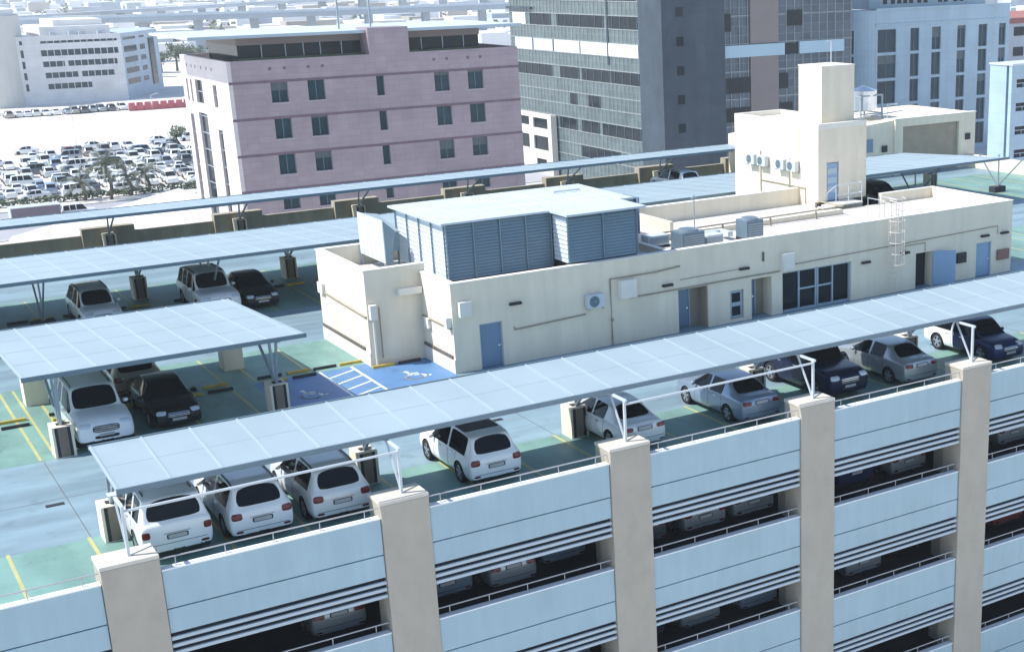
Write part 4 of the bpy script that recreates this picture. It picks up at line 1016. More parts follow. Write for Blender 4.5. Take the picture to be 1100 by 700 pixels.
for x, y, d, c, lab in ((17.6, 143, 75, 'white', 'white car on the street under the far canopy, nearest the frame edge'), (20.2, 147, 70, 'white', 'white car in the middle of three on the street under the far canopy'), (22.5, 151, 70, 'pearl', 'off white car, last of three on the street under the far canopy')):
    far_car(x, y, d, 0, c, lab, 'cars on the street beyond the far parapet')
rb = random.Random(21)
# ------------------------------------------------------------------ mauve stone office
pk = thing('stone_office', 'mauve stone office block with sunlit side wall and glazed roof pavilion', 'office block', (33.7, 108.5, GZ))
X0, X1, Y0, Y1, TZP = 33.7, 66.0, 108.5, 127.2, 7.8
cols = [(37.9, 39.65), (41.75, 43.55), (49.2, 50.05), (55.8, 57.55), (59.75, 61.6)]
rows = [(5.6 - 3.68 * k - 2.12, 5.6 - 3.68 * k) for k in range(6)]
wins = [(a, b, c, d) for a, b in cols for c, d in rows if d < 6 and c > GZ + .4]
mb = MB(); wall_y(mb, X0 + .4, X1, GZ, TZP, Y0, .4, wins); mb.box(X1 - .4, X1, Y0 + .4, Y1, GZ, TZP); mb.box(X0 + .4, X1 - .4, Y1 - .4, Y1, GZ, TZP)
mb.build('front_wall', M['stone'], pk)
lw = [(125.0, 125.7, 2.9, 5.3), (123.3, 124.0, 2.9, 5.3), (119.0, 121.9, 2.9, 5.4), (113.4, 114.8, 2.9, 5.2), (124.2, 125.6, -9, 1.5), (118.4, 121.9, -10.5, 1.9), (113.0, 114.6, -10, .6)]
mb = MB(); wall_x(mb, Y0, Y1, GZ, TZP, X0, .4, lw); mb.build('side_wall', M['stone_lit'], pk)
mb = MB(); mb.box(X0 + .4, X1 - .4, Y0 + .4, Y1 - .4, TZP - 1.2, TZP - .9); mb.build('roof', M['roof_floor'], pk)
for a, b, c, d in wins:
    mb = MB(); mb.box(a, b, Y0 + .28, Y0 + .34, c, d); w = mb.build('window', M['glass_t'], pk)
    if rb.random() < .45:
        mb = MB(); mb.box(a + .07, b - .07, Y0 + .262, Y0 + .276, d - rb.uniform(.3, 1.2), d - .02); mb.build('blind', M['blind_g'], w)
    mb = MB(); n = 2 if b - a > 1.2 else 1
    for k in range(n + 1): x = a + (b - a - .06) * k / n; mb.box(x, x + .06, Y0 + .2, Y0 + .279, c, d)
    mb.build('window_frame', M['ac_d'], w)
    mb = MB(); mb.box(a - .1, b + .1, Y0 - .05, Y0 - .002, c - .16, c - .01); mb.build('sill', M['stone_s'], w)
for a, b, c, d in lw:
    mb = MB(); mb.box(X0 + .28, X0 + .34, a, b, c, d); w = mb.build('window', M['glass'], pk)
    mb = MB()
    z = c + 1.2
    while z < d - .3: mb.box(X0 + .2, X0 + .278, a, b, z, z + .08); z += 1.8
    if mb.v: mb.build('transom', M['frame_g'], w)
mb = MB()
for k in range(6):
    z = 5.15 + .35 - 3.68 * k + .35 - .9
    mb.box(X0 + .003, X1 + .02, Y0 - .04, Y0 - .002, z + .55, z + .80)
for z in (5.45, 1.9, -1.8, -5.5, -9.2, -12.9): pass
mb.build('stone_band', M['stone_band'], pk)
mb = MB()
for x in (38.0, 39.5, 42.0, 43.5, 55.9, 57.4, 59.9, 61.4): mb.box(x - .16, x + .16, Y0 - .012, Y0 - .002, 6.75, 7.05)
for y in (124.5, 122.6, 121.0, 118.6, 116.5, 114.5): mb.box(X0 - .012, X0 - .002, y - .16, y + .16, 6.6, 6.95)
mb.build('vent_hole', M['stone_band'], pk)
mb = MB(); mb.box(48.7, 53.2, Y0 - .002, Y0 + 3.4, TZP, 10.5); mb.build('stair_head', M['stone'], pk)
pv = thing('roof_pavilion', 'dark glazed pavilion with flat pale overhanging roof on the mauve office', 'pavilion', (35, 111, 6.9))
mb = MB(); mb.box(35.6, 48.65, 110.9, 122, 6.9, 9.2); mb.box(53.25, 62.4, 110.9, 122, 6.9, 9.2); mb.build('glass_wall', M['glass'], pv)
mb = MB(); mb.box(35.5, 48.65, 110.8, 122.1, 9.2, 10.0); mb.box(53.25, 62.5, 110.8, 122.1, 9.2, 10.0); mb.build('lintel', M['brown'], pv)
mb = MB()
for x in (38, 40.5, 42.4, 44.2, 46.5, 55.5, 58, 60.5): mb.box(x, x + .09, 110.8, 110.895, 6.9, 9.2)
mb.build('mullion', M['frame_g'], pv)
mb = MB(); mb.box(30.5, 48.6, 109.2, 126, 10.02, 10.27); mb.box(53.3, 66.9, 109.2, 126, 10.02, 10.27); mb.box(48.6, 53.3, 112.2, 126, 10.02, 10.27); mb.build('roof', M['roof_w'], pv)
mb = MB(); mb.box(30.4, 48.62, 109.1, 109.19, 9.98, 10.29); mb.box(53.28, 67, 109.1, 109.19, 9.98, 10.29); mb.build('roof_fascia', M['frame_g'], pv)
mb = MB(); mb.box(35.0, 62, 109.9, 110.3, 6.9, 7.95); tag(mb.build('roof_hedge', M['leaf2']), 'dim planting along the pavilion front on the mauve office', 'hedge')
for i, x in enumerate((47.9, 51.5)):
    mb = MB(); mb.tube([(x, 115, 10.27), (x, 115, 16.5)], .10, 6); tag(mb.build('roof_mast', M['steel']), ['left of two thin masts on the mauve office roof', 'right of two thin masts on the mauve office roof'][i], 'mast', 'masts on the mauve office')

# ------------------------------------------------------------------ grey glass tower
dk = thing('glass_tower', 'tall grey glass tower with bare concrete core, white blinds and taupe strips', 'tower block', (96.7, 127.3, GZ))
TX = 96.7; TOP = 34
mb = MB(); mb.box(TX, 107.0, 127.3, 133.5, GZ, TOP + 1.5); mb.build('concrete_core', M['core'], dk)
for z in [10.05 + 3.9 * k for k in range(-4, 6)]:
    mb = MB(); mb.box(99.0, 100.15, 127.26, 127.298, z - .62, z + .62); mb.build('core_window', M['glass'], dk)
mb = MB(); mb.box(TX + .15, TX + 12, 133.51, 174.5, GZ, TOP); mb.build('side_curtain_wall', M['curtain'], dk)
mb = MB()
y = 133.6
while y < 174.5: mb.box(TX + .10, TX + .148, y, y + .08, GZ, TOP); y += 1.15
for k in range(-3, 14):
    z = 7.6 - 3.84 * (k - 6)
    if GZ < z < TOP: mb.box(TX + .06, TX + .149, 133.55, 174.5, z - .12, z); mb.box(TX + .06, TX + .149, 133.55, 174.5, z + 1.75, z + 1.87)
mb.build('mullion', M['mullion'], dk)
bands = {-6: [(134, 174, 'g')], -5: [(134, 174, 'g')], -4: [(134, 174, 'g')], -3: [(134, 174, 'g')], -2: [(134, 174, 'g')], -1: [(134.2, 143, 'g'), (145, 170, 'g')], 0: [(133.9, 141.9, 'g'), (143.5, 158, 'g'), (160, 167, 'g'), (168.5, 173, 'w')], 1: [(133.8, 142.2, 'w'), (142.6, 150.5, 'w'), (151, 159, 'w'), (159.6, 166, 'w2'), (166.6, 172.5, 'w')],
         2: [(133.8, 141.8, 'g'), (142.2, 150.6, 'g'), (151.6, 157.6, 'g'), (160.2, 172.8, 'g')], 3: [(145.4, 149, 'g'), (152.6, 154.8, 'g')], 4: [(133.8, 145, 'g'), (146, 151.4, 'g'), (153, 158.5, 'g'), (160.5, 173, 'g')], 5: [(140, 152, 'g')], 6: [(134, 160, 'g')]}
for k, L_ in bands.items():
    z = 7.6 - 3.84 * k
    for a, b, m_ in L_:
        if z < GZ: continue
        proud = .09 if m_ == 'g' else .02
        mb = MB(); mb.box(TX + proud, TX + .145, a, b, z + .02, z + 1.74); w = mb.build('window_band', M['glass'] if m_ == 'g' else (M['blind'] if m_ == 'w' else M['roof_w']), dk)
        if m_ == 'g':
            mb = MB(); q = a
            while q < b: mb.box(TX + .02, TX + .088, q, q + .06, z + .02, z + 1.74); q += 2.3
            mb.build('window_mullion', M['ac_d'], w)
mb = MB(); mb.box(TX - .3, TX + .02, 166, 174.8, 9.9, 10.25); mb.build('ledge', M['core'], dk)
mb = MB(); mb.box(TX + .0, TX + .06, 142.15, 142.5, 2.5, TOP); mb.build('dark_seam', M['core'], dk)  # narrow dark seam down the curtain wall
wing = [(107.6, 112.45), (117.4, 131.2)]
mb = MB(); mb.box(107.05, 131.2, 129.15, 160, GZ, TOP); mb.build('front_curtain_wall', M['curtain_b'], dk)
mb = MB()
for a, b in wing:
    x = a
    while x < b: mb.box(x, x + .09, 129.03, 129.148, GZ, TOP); x += 1.5
    for k in range(-5, 8): z = 3.3 + 3.84 * k + 1.9; mb.box(a, b, 129.07, 129.147, z, z + .1)
mb.build('mullion', M['mullion'], dk)
mb = MB(); mb.box(112.45, 117.4, 128.85, 129.14, GZ, 3.38); mb.box(112.45, 117.4, 128.85, 129.14, 5.2, TOP); mb.build('taupe_strip', M['brown'], dk)
mb = MB(); mb.box(107.3, 118.4, 128.7, 129.0, 3.40, 5.08); mb.box(121.1, 129.4, 128.7, 129.0, 3.42, 5.14); mb.build('pale_band', M['band_b'], dk)
for a, b, c, d in ((118.6, 121, 3.4, 5.0), (107.8, 112.4, -1.6, .6), (117.5, 119.2, -1.4, .8), (107.4, 112.3, -5.6, -3.6), (117.6, 120, -5.4, -3.4), (108.2, 109.2, 7, 9.4), (119, 121.8, 7.4, 9.6), (117.6, 119, -9, -7), (123, 127, -.9, 1.4), (124, 129, -5, -3), (122, 126, 11, 13)):
    mb = MB(); mb.box(a, b, 128.98, 129.025, c, d); mb.build('window', M['glass'], dk)
# white podium annex at its left foot
an = thing('white_annex', 'white low annex with rows of windows at the foot of the grey tower', 'annex', (95.6, 160, GZ))
op = [(160.6, 165.6, -11.6, -9.4), (167.2, 173.4, -11.6, -9.4), (160.6, 165.6, -7.6 - .6, -6.6), (167, 173.4, -8.0, -6.6), (161.5, 165, -14.6, -13)]
mb = MB(); wall_x(mb, 159.4, 178, GZ, -5.9, 95.6, .4, op); mb.box(96.0, 96.6, 159.4, 178, GZ, -6.0); mb.build('wall', M['cream'], an)
for a, b, c, d in op: mb = MB(); mb.box(95.85, 95.95, a, b, c, d); mb.build('window', M['glass'], an)
mb = MB(); mb.prism([(80, 118), (92, 118), (96, 140), (82, 142)], -13.6, -13.2); t_ = mb.build('carport_roof', M['roof_w']); tag(t_, 'low pale flat roof at the foot of the grey tower', 'roof')
mb = MB()
for x, y in ((81, 119), (91, 119), (83, 141), (95, 139)): mb.box(x, x + .3, y, y + .3, GZ, -13.6)
o_ = mb.build('carport_post', M['steel']); o_.parent = t_

# ------------------------------------------------------------------ pale blue office
lo = thing('pale_blue_office', 'pale blue tiled office with rounded corner and tall window strips', 'office block', (145, 140, GZ))
wc = [(152.4, 154.3), (157.1, 159.1), (162.8, 164.7), (167.7, 169.7), (172.5, 174.1)]
rz = [(1.79 - 4.09 * k, 5.45 - 4.09 * k) for k in range(-1, 6)]
rz[0] = (7, 7.05)
op = [(a, b, c, d) for a, b in wc for c, d in rz[1:] if c > GZ] + [(145.4, 149.3, c, d) for c, d in rz[1:] if c > GZ]
mb = MB(); wall_y(mb, 145.0, 174.9, GZ, 8.47, 140, .5, op); mb.box(174.4, 174.9, 140.5, 165, GZ, 8.47)
mb.build('wall', M['officeblue'], lo)
mb = MB(); rad = 5.8; n = 14
pts = [(145 - rad * math.sin(t), 145.8 - rad * math.cos(t)) for t in [k * (math.pi / 2) / n for k in range(n + 1)]]
mb.prism([(145, 140.02)] + pts[1:] + [(139.2, 165), (145, 165)], GZ, 8.47); mb.build('rounded_corner', M['officeblue'], lo)
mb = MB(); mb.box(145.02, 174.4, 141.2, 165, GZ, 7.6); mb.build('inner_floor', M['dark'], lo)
for a, b, c, d in op:
    mb = MB(); mb.box(a, b, 140.3, 140.36, c, d); w = mb.build('window', M['glass_t'], lo)
    if rb.random() < .4:
        mb = MB(); mb.box(a + .02, b - .02, 140.28, 140.294, d - rb.uniform(.5, 1.8), d - .09); mb.build('blind', M['blind_g'], w)
    mb = MB(); mb.box(a, b, 140.22, 140.298, c, c + .08); mb.box(a, b, 140.22, 140.298, d - .08, d); mb.box((a + b) / 2 - .04, (a + b) / 2 + .04, 140.22, 140.298, c + .08, d - .08); mb.build('window_frame', M['ac_d'], w)
for c, d in rz[1:]:
    if c < GZ: continue
    vs = []
    mb = MB(); A = [k * R(16) / 4 + R(38) for k in range(5)]
    ri, ro = rad + .01, rad + .05
    mb.prism([(145 - ro * math.sin(t), 145.8 - ro * math.cos(t)) for t in A] + [(145 - ri * math.sin(t), 145.8 - ri * math.cos(t)) for t in A[::-1]], c, d); mb.build('window', M['glass_t'], lo)
mb = MB(); mb.box(144.9, 175.1, 139.85, 139.998, 6.1, 6.32); mb.box(144.9, 175.1, 139.8, 140.2, 8.471, 8.75); mb.build('cornice', M['officeblue'], lo)
mb = MB(); mb.box(147.4, 173.5, 144.6, 163, 8.472, 14.2); mb.build('upper_storey', M['officeblue'], lo)
for x in (150.3, 152, 153.4, 154.7, 156, 157.8, 159.2, 162.5, 163.8, 166, 167.4):
    mb = MB(); mb.box(x, x + .85, 144.53, 144.595, 9.2, 10.8); mb.build('upper_window', M['glass'], lo)
# right hand white building and far dark block
wb = thing('white_office', 'pale white building with horizontal slit windows cut by the right edge', 'office block', (115.2, 80, GZ))
op = [(116.0, 128, 2.7 - 2.72 * k - .95, 2.7 - 2.72 * k) for k in range(5)]
mb = MB(); wall_y(mb, 115.2, 134, GZ, 4.3, 80, .5, op); mb.box(115.2, 134, 80.9, 83.6, GZ, 4.3); mb.build('wall', M['officeblue'], wb)
for a, b, c, d in op:
    mb = MB(); mb.box(a, b, 80.35, 80.45, c, d); w = mb.build('window', M['glass'], wb)
    mb = MB(); mb.box(a, b, 80.24, 80.349, c + .42, c + .5)
    q = a
    while q < b: mb.box(q, q + .07, 80.24, 80.349, c, c + .42); q += 1.3
    mb.build('window_frame', M['frame_g'], w)
mb = MB(); mb.box(115.1, 134.1, 79.9, 83.7, 4.301, 4.5); mb.build('coping', M['roof_w'], wb)
db = thing('dark_block', 'small dark block with reddish top between the pale blue office and the right edge', 'building', (185, 150, GZ))
mb = MB(); mb.box(185, 220, 150, 175, GZ, 4.6); mb.build('wall', M['town2'], db)
mb = MB(); mb.box(184.8, 220.2, 149.8, 175.2, 4.61, 5.6); mb.build('roof', M['rust'], db)
for k in range(5):
    for x in (186.2, 190, 194):
        mb = MB(); mb.box(x, x + 2.6, 149.93, 149.99, 2.4 - 3.6 * k, 4.0 - 3.6 * k); mb.build('window', M['glass'], db)

# ------------------------------------------------------------------ cream office far left
co = thing('cream_office', 'cream office block with long window bands behind the sand lot', 'office block', (47, 362, GZ))
op = []
mb = MB()
T0 = 1.6
rowz = [(-.25, .35), (-3.4, -1.9), (-6.1, -4.7), (-8.9, -7.5), (-11.7, -10.3)]
spans = [[(55.0, 73.6)], [(54.8, 73.6)], [(54.9, 60.2), (60.9, 73.0)], [(55.1, 63.0), (63.8, 72.0)], [(55.3, 66.0)]]
op = [(a, b, c, d) for (c, d), sp in zip(rowz, spans) for a, b in sp] + [(50.2, 50.9, c - .2, d + .2) for c, d in rowz]
wall_y(mb, 47, 74.5, GZ, T0, 362, .6, op); mb.box(47, 74.5, 363, 400, GZ, T0 - .4); mb.build('front_wall', M['officewhite'], co)
for a, b, c, d in op:
    w_ = MB(); w_.box(a, b, 362.4, 362.5, c, d); w = w_.build('window_band', M['glass_t'], co)
    if b - a > 2:
        w_ = MB(); q = a
        while q < b: w_.box(q, q + .18, 362.2, 362.398, c, d); q += 1.6
        w_.build('mullion', M['cream'], w)
mb = MB(); mb.prism([(74.5, 362.02), (89.1, 386.1), (89.1, 400), (74.5, 400)], GZ, T0 - .1); mb.build('side_wall', M['officeshade'], co)
dx, dy = (89.1 - 74.5), (386.1 - 362.02); ln = math.hypot(dx, dy)
mt = Matrix.Translation((74.5, 362.02, 0)) @ Matrix.Rotation(math.atan2(dy, dx), 4, 'Z')
for c, d in rowz[:5]:
    w_ = MB(); w_.box(1.5, 10.5, -.12, -.01, c, d, mt); w_.box(13.5, 17, -.12, -.01, c + .1, d - .1, mt); w_.build('side_window', M['glass'], co)
w_ = MB(); w_.box(20, 24, -.3, -.01, -13, -.6, mt); w_.build('stair_window', M['glass'], co)
mb = MB(); mb.box(56, 73, 366, 392, T0 - .4, T0 + 2.1); mb.box(60, 72, 370, 390, T0 + 2.1, T0 + 3.6); mb.build('upper_storey', M['officewhite'], co)
for x in (58, 62.5, 65, 69.5):
    mb = MB(); mb.box(x, x + 1.3, 364.2, 365.4, T0 - .39, T0 + .9); mb.build('roof_unit', M['town2'], co)
ct = thing('curved_block', 'pale curved block at the left edge before the cream office', 'building', (43, 366, GZ))
mb = MB(); pts = [(43 + 9.3 * math.cos(t), 372 + 14 * math.sin(t)) for t in [R(180 + 180 * k / 18) for k in range(19)]]
mb.prism(pts + [(52.3, 390), (33.7, 390)], GZ, 6.9); mb.build('wall', M['cream'], ct)
mb = MB(); pts = [(43 + 8.2 * math.cos(t), 372 + 12.8 * math.sin(t)) for t in [R(180 + 180 * k / 18) for k in range(19)]]
mb.prism(pts + [(51.2, 389), (34.8, 389)], 6.9, 8.4); mb.build('parapet', M['officewhite'], ct)

# ------------------------------------------------------------------ yard: hoarding, truck, pickup, membrane roof, hedge, palms, trees
hd = thing('red_hoarding', 'low red hoarding panels in a row beyond the sand lot', 'fence', (67, 326, GZ))
for k in range(8):
    mb = MB(); x = 67 + k * 1.85; mb.box(x, x + 1.45, 326 + .1 * (k % 2), 326.15 + .1 * (k % 2), GZ + .02, GZ + 2.0); mb.build('panel', M['hoard'], hd)
mb = MB(); mb.box(67, 81.8, 326.3, 326.4, GZ, GZ + 1.2); mb.build('back_rail', M['hoard'], hd)
tr = thing('box_trailer', 'long mauve box trailer with white top on the street', 'trailer', (22, 167.5, GZ))
mb = MB(); mb.box(18.9, 24.9, 166.4, 168.7, GZ + .8, GZ + 2.4); mb.build('cargo_box', M['trailer'], tr)
mb = MB(); mb.box(18.8, 25.0, 166.3, 168.8, GZ + 2.402, GZ + 2.5); mb.build('roof', M['roof_w'], tr)
mb = MB(); mb.box(18.78, 18.895, 166.35, 168.75, GZ + .8, GZ + 2.4); mb.build('rear_door', M['roof_w'], tr)
for x in (19.6, 20.7, 23.8):
    for y in (166.45, 168.35): mb = MB(); mb.cyl((x, y, GZ + .52), .48, .28, 'y', 14); mb.build('wheel', M['tyre'], tr)
mb = MB(); mb.box(19.0, 24.8, 166.9, 168.2, GZ + .55, GZ + .795); mb.build('chassis', M['stop_k'], tr)
far_car(27.6, 169.6, -90, 2, 'white', 'white off roader just ahead of the mauve box trailer', None) if False else tag(far_car(27.6, 169.6, -90, 2, 'white', 'x', 'x'), 'white off roader just ahead of the mauve box trailer', 'car')
del bpy.data.objects[[o.name for o in bpy.data.objects if o.get('group') == 'x'][0]]['group']
tn = thing('membrane_roof', 'broad white pitched membrane roof between the street and the mauve office', 'shade roof', (30, 150, GZ))
mb = MB(); A = Vector((15.5, 140.5, -12.4)); B = Vector((39.8, 163.5, -12.0)); C_ = Vector((43.5, 139, -12.8)); D_ = Vector((36, 120, -13.2)); E_ = Vector((10, 122, -13.2))
n = 10
for tri in ((A, C_, B), (A, D_, C_), (A, E_, D_)):
    g_ = {}
    for i in range(n + 1):
        for j in range(n + 1 - i):
            u, v = i / n, j / n; p = tri[0] * (1 - u - v) + tri[1] * u + tri[2] * v; sag = -.35 * 27 * u * v * (1 - u - v)
            g_[i, j] = len(mb.v); mb.v.append(tuple(p + Vector((0, 0, sag))))
    for i in range(n):
        for j in range(n - i):
            mb.f.append([g_[i, j], g_[i+1, j], g_[i, j+1]]); mb.mi.append(0)
            if i + j < n - 1: mb.f.append([g_[i+1, j], g_[i+1, j+1], g_[i, j+1]]); mb.mi.append(0)
o_ = mb.build('membrane', M['tent'], tn); sd = o_.modifiers.new('thickness', 'SOLIDIFY'); sd.thickness = .05
mb = MB()
for p in (A, B, C_, D_, E_): mb.tube([(p.x, p.y, GZ), (p.x, p.y, p.z)], .12, 8)
mb.build('post', M['steel_w'], tn)
def leafs(mb, c, rad, n, s, rnd, squash=1.0, shell=.55):
    for _ in range(n):
        d = Vector((rnd.gauss(0, 1), rnd.gauss(0, 1), rnd.gauss(0, 1))).normalized() * rad * (shell + (1 - shell) * rnd.random())
        p = Vector(c) + Vector((d.x, d.y, d.z * squash)); a = Vector((rnd.gauss(0, 1), rnd.gauss(0, 1), rnd.gauss(0, .7))).normalized(); b = a.orthogonal().normalized() * s * rnd.uniform(.4, .8); a = a * s * rnd.uniform(.7, 1.3)
        mb.poly([p - a, p + b, p + a, p - b])
rnd = random.Random(3)
hg = MB()
for i in range(150):
    x = -2 + i * .30; leafs(hg, (x, 185.2 + rnd.uniform(-.4, .4), GZ + .45 + rnd.uniform(0, .35)), .55, 16, .22, rnd)
tag(hg.build('hedge', M['leaf']), 'clipped green hedge along the near edge of the sand lot', 'hedge')
hg = MB()
for i in range(46):
    leafs(hg, (43.5 + i * .22, 186 + rnd.uniform(-.5, .5), GZ + .5), .6, 14, .22, rnd)
tag(hg.build('hedge', M['leaf']), 'short green hedge between the right palm and the mauve office', 'hedge')
def palm(x, y, h, s, label, n=26):
    t = thing('palm_tree', label, 'palm tree', (x, y, GZ), 0, 'palms beside the hedge')
    mb = MB(); pts = [(x + .25 * math.sin(k * .7), y, GZ + h * k / 6) for k in range(7)]; mb.tube(pts, .30, 8, .20); mb.build('trunk', M['trunk'], t)
    mb = MB(); top = Vector(pts[-1])
    for k in range(n):
        az = 2 * math.pi * k / n + rnd.uniform(-.2, .2); el = rnd.uniform(-.1, 1.15); ln = s * rnd.uniform(.8, 1.1); prev = top.copy(); d = Vector((math.cos(az) * math.cos(el), math.sin(az) * math.cos(el), math.sin(el)))
        segs = 9
        for q in range(segs):
            nxt = prev + d * ln / segs; d = (d + Vector((0, 0, -.17))).normalized()
            sd_ = d.cross(Vector((0, 0, 1))).normalized(); w = s * .17 * (1 - abs(q / segs - .4) * 1.1)
            for sg in (1, -1):
                for m_ in range(3):
                    p0 = prev.lerp(nxt, m_ / 3); p1 = prev.lerp(nxt, (m_ + .6) / 3); tip = p1 + sd_ * sg * w + d * w * .7 + Vector((0, 0, -w * .45)); mb.poly([p0, p1, tip])
            mb.bar(prev, nxt, .05, .03); prev = nxt
    mb.build('crown', M['palm'], t)
palm(34.4, 182.8, 5.2, 4.2, 'tallest palm, in front of the sand lot')
palm(31.0, 184.5, 2.6, 3.2, 'low ragged palm just left of the tallest palm', 20)
palm(37.6, 185.0, 2.8, 3.0, 'low palm just right of the tallest palm', 20)
palm(40.6, 187.2, 2.9, 3.4, 'bright green palm between the tallest palm and the mauve office', 24)
def tree(x, y, h, r, label, group, m_='leaf2'):
    t = thing('broad_tree', label, 'tree', (x, y, GZ), 0, group)
    mb = MB(); mb.tube([(x, y, GZ), (x + .1, y, GZ + h * .35), (x, y + .1, GZ + h * .55)], r * .09, 7, r * .05)
    for k in range(5):
        a = k * 1.3 + rnd.random(); mb.tube([(x, y, GZ + h * .45), (x + r * .55 * math.cos(a), y + r * .55 * math.sin(a), GZ + h * .72)], r * .04, 5, r * .02)
    mb.build('trunk', M['trunk'], t)
    mb = MB()
    for k in range(14):
        a = rnd.uniform(0, 6.28); q = r * rnd.uniform(.15, .75); leafs(mb, (x + q * math.cos(a), y + q * math.sin(a), GZ + h * rnd.uniform(.5, .88)), r * rnd.uniform(.25, .42), 46, r * .085, rnd, .8, .3)
    mb.build('crown', M[m_], t)
tree(57.5, 239.5, 4.6, 2.4, 'lone tree at the right end of the sand lot', None)
for i in range(16):
    x = 96 + i * 3.6 + rnd.uniform(-1.5, 1.5); y = 455 + rnd.uniform(-25, 30)
    tree(x, y, rnd.uniform(7, 10), rnd.uniform(4, 5.5), 'dark tree in the clump below the flyover, %s' % ('left part' if i < 5 else 'middle part' if i < 11 else 'right part'), 'trees below the flyover', 'leaf')
# lamp standards on the sand lot
for i, (x, y) in enumerate(((22, 236), (42, 252), (60, 268))):
    mb = MB(); mb.tube([(x, y, GZ), (x, y, GZ + 8), (x + 1.2, y, GZ + 8.3)], .08, 6); mb.box(x + .9, x + 1.7, y - .12, y + .12, GZ + 8.22, GZ + 8.34)
    tag(mb.build('street_lamp', M['steel_w']), 'thin lamp standard on the sand lot, %s' % ('leftmost', 'middle', 'rightmost')[i], 'lamp post', 'lamp standards on the sand lot')

# ------------------------------------------------------------------ flyover, viaduct and the distant town
def deck(mb, pts, w, z, th):
    P_ = [Vector((*p, 0)) for p in pts]; L_ = []; Rr = []
    for i, p in enumerate(P_):
        d = (P_[min(i+1, len(P_)-1)] - P_[max(i-1, 0)]).normalized(); n_ = Vector((-d.y, d.x, 0)) * w / 2; L_.append(p + n_); Rr.append(p - n_)
    for i in range(len(P_) - 1):
        mb.hexa([(Rr[i].x, Rr[i].y, z[i] - th), (Rr[i+1].x, Rr[i+1].y, z[i+1] - th), (L_[i+1].x, L_[i+1].y, z[i+1] - th), (L_[i].x, L_[i].y, z[i] - th),
                 (Rr[i].x, Rr[i].y, z[i]), (Rr[i+1].x, Rr[i+1].y, z[i+1]), (L_[i+1].x, L_[i+1].y, z[i+1]), (L_[i].x, L_[i].y, z[i])])
def curve(a, b, c, n=14): return [tuple((Vector(a) * (1-t)**2 + Vector(b) * 2*t*(1-t) + Vector(c) * t*t)) for t in [k / n for k in range(n + 1)]]
fo = thing('flyover', 'pale concrete flyover on tall square piers behind the mauve office', 'bridge', (113, 505, GZ))
pts = curve((40, 560), (125, 500), (330, 520)); mb = MB(); deck(mb, pts, 12, [1.0] * 15, 1.8); mb.build('deck', M['concrete'], fo)
mb = MB(); deck(mb, [(x, y - 5.5) for x, y in pts], .5, [2.0] * 15, 1.0); mb.build('parapet', M['roof_w'], fo)
for x, y in [pts[k] for k in range(2, 14)]:
    mb = MB(); mb.box(x - 1.4, x + 1.4, y - 1.2, y + 1.2, GZ, -.8); mb.build('pier', M['concrete'], fo)
vd = thing('viaduct', 'long grey viaduct with rounded bays rising to the right in the haze', 'bridge', (300, 880, GZ))
pts = curve((120, 950), (330, 900), (520, 720), 18); mb = MB(); zz_ = [-8 + 15 * (k / 18) for k in range(19)]; deck(mb, pts, 14, zz_, 2.0); mb.build('deck', M['concrete'], vd)
for k in range(1, 18):
    x, y = pts[k]; mb = MB(); mb.box(x - 2, x + 2, y - 2, y + 2, GZ, zz_[k] - 2.0); mb.build('pier', M['concrete'], vd)
rt = random.Random(9)
mb = MB(); m2 = MB(); m3 = MB(); tm = MB()
for i in range(1500):
    y = 560 + rt.random() ** 1.3 * 1900; x = rt.uniform(.02 * y - 20, y * 1.0 + 160)
    if abs(y - 505) < 40: continue
    w, d, h = rt.uniform(6, 26), rt.uniform(6, 22), rt.uniform(3, 9)
    q = rt.random(); (mb if q < .5 else m2 if q < .8 else m3).box(x, x + w, y, y + d, GZ, GZ + h)
    if rt.random() < .6: leafs(tm, (x - 4, y - 3, GZ + 2.5), 4, 12, 2.0, rt)
for i in range(60):
    y = 410 + rt.random() * 130; x = rt.uniform(.2 * y + 60, y * .95 + 100)
    w, d, h = rt.uniform(10, 30), rt.uniform(8, 22), rt.uniform(4, 9); (mb if i % 3 else m2).box(x, x + w, y, y + d, GZ, GZ + h)
struct(tag(mb.build('distant_town', M['town1']), 'mass of pale low houses fading into the haze', 'town'), 'stuff')
struct(tag(m2.build('distant_town', M['town2']), 'mass of grey low sheds fading into the haze', 'town'), 'stuff')
struct(tag(m3.build('distant_town', M['town3']), 'mass of tan low houses fading into the haze', 'town'), 'stuff')
struct(tag(tm.build('distant_scrub', M['leaf2']), 'scrub and street trees scattered through the distant town', 'scrub'), 'stuff')
for k, (a, b, w) in enumerate((((60, 640), (700, 560), 16), ((100, 800), (900, 760), 18), ((200, 1200), (1400, 1000), 30), ((150, 600), (520, 1500), 22))):
    mb = MB(); deck(mb, [a, b], w, [GZ + .03 + .02 * k] * 2, .02); struct(mb.build('distant_road', M['road']))

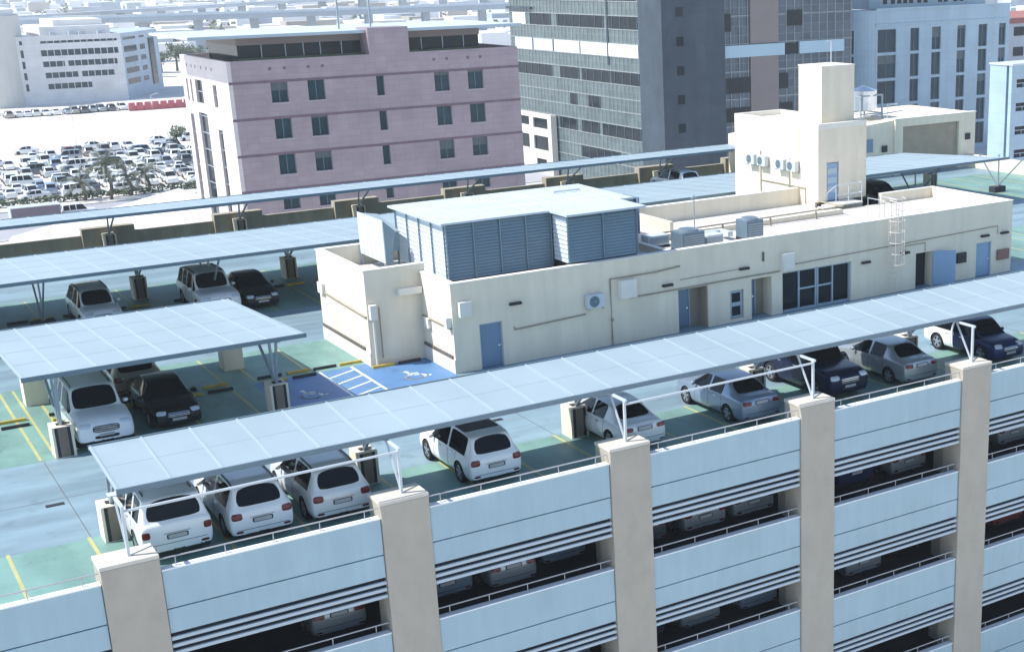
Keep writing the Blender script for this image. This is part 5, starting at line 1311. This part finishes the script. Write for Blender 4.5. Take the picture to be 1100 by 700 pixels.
# ------------------------------------------------------------------ haze, sky, sun, camera
HAZE = 0.00021
hz = MB(); hz.box(-400, 2900, -220, 3200, GZ - 1.2, 40)
hm = bpy.data.materials.new('haze_air'); hm.use_nodes = True; nt = hm.node_tree; nt.nodes.clear()
ou = nt.nodes.new('ShaderNodeOutputMaterial'); vo = nt.nodes.new('ShaderNodeVolumePrincipled'); vo.inputs['Color'].default_value = (.90, .96, 1, 1); vo.inputs['Density'].default_value = HAZE; vo.inputs['Anisotropy'].default_value = .2
nt.links.new(vo.outputs[0], ou.inputs['Volume'])
if HAZE: struct(hz.build('haze', hm), 'stuff')
EL, AZ = R(52), R(20)
sd = Vector((-math.cos(EL) * math.cos(AZ), math.cos(EL) * math.sin(AZ), math.sin(EL)))
w = bpy.data.worlds.new('World'); scene.world = w; w.use_nodes = True; nt = w.node_tree
bg = nt.nodes['Background']; sk = nt.nodes.new('ShaderNodeTexSky'); sk.sky_type = 'NISHITA'; sk.sun_disc = False
sk.sun_elevation = EL; sk.sun_rotation = math.atan2(sd.x, sd.y); sk.altitude = 0; sk.air_density = 1.0; sk.dust_density = .6; sk.ozone_density = 2.0
nt.links.new(sk.outputs[0], bg.inputs[0]); bg.inputs[1].default_value = .128
l = bpy.data.lights.new('sun', 'SUN'); l.energy = 3.5; l.angle = R(.55); l.color = (1, .965, .90)
so = bpy.data.objects.new('sun', l); COL.objects.link(so); so.rotation_euler = (-sd).to_track_quat('-Z', 'Y').to_euler(); so.location = (0, 0, 60)
cd = bpy.data.cameras.new('camera'); co_ = bpy.data.objects.new('camera', cd); COL.objects.link(co_)
cd.sensor_fit = 'HORIZONTAL'; cd.sensor_width = 36; cd.lens = 1496.3412 / 1100 * 36; cd.shift_x = -225.8749 / 1100; cd.shift_y = 78.5276 / 1100
cd.clip_start = .5; cd.clip_end = 9000
Rv = Vector((0.8287235, -0.5593306, -0.0191478)); Uv = Vector((0.18281209, 0.23820701, 0.95385385)); Fv = Vector((0.5289585, 0.79398155, -0.29966014))
m_ = Matrix((( Rv.x, Uv.x, -Fv.x, -5.17520592), (Rv.y, Uv.y, -Fv.y, -38.60433917), (Rv.z, Uv.z, -Fv.z, 16.51807161), (0, 0, 0, 1)))
co_.matrix_world = m_
scene.camera = co_
scene.view_settings.view_transform = 'Standard'; scene.view_settings.look = 'None'; scene.view_settings.exposure = .85; scene.view_settings.gamma = 1; scene.view_settings.use_curve_mapping = False
scene.cycles.max_bounces = 8; scene.cycles.volume_bounces = 1; scene.cycles.use_denoising = True
for o in bpy.data.objects:
    if '_off' in o: del o['_off']
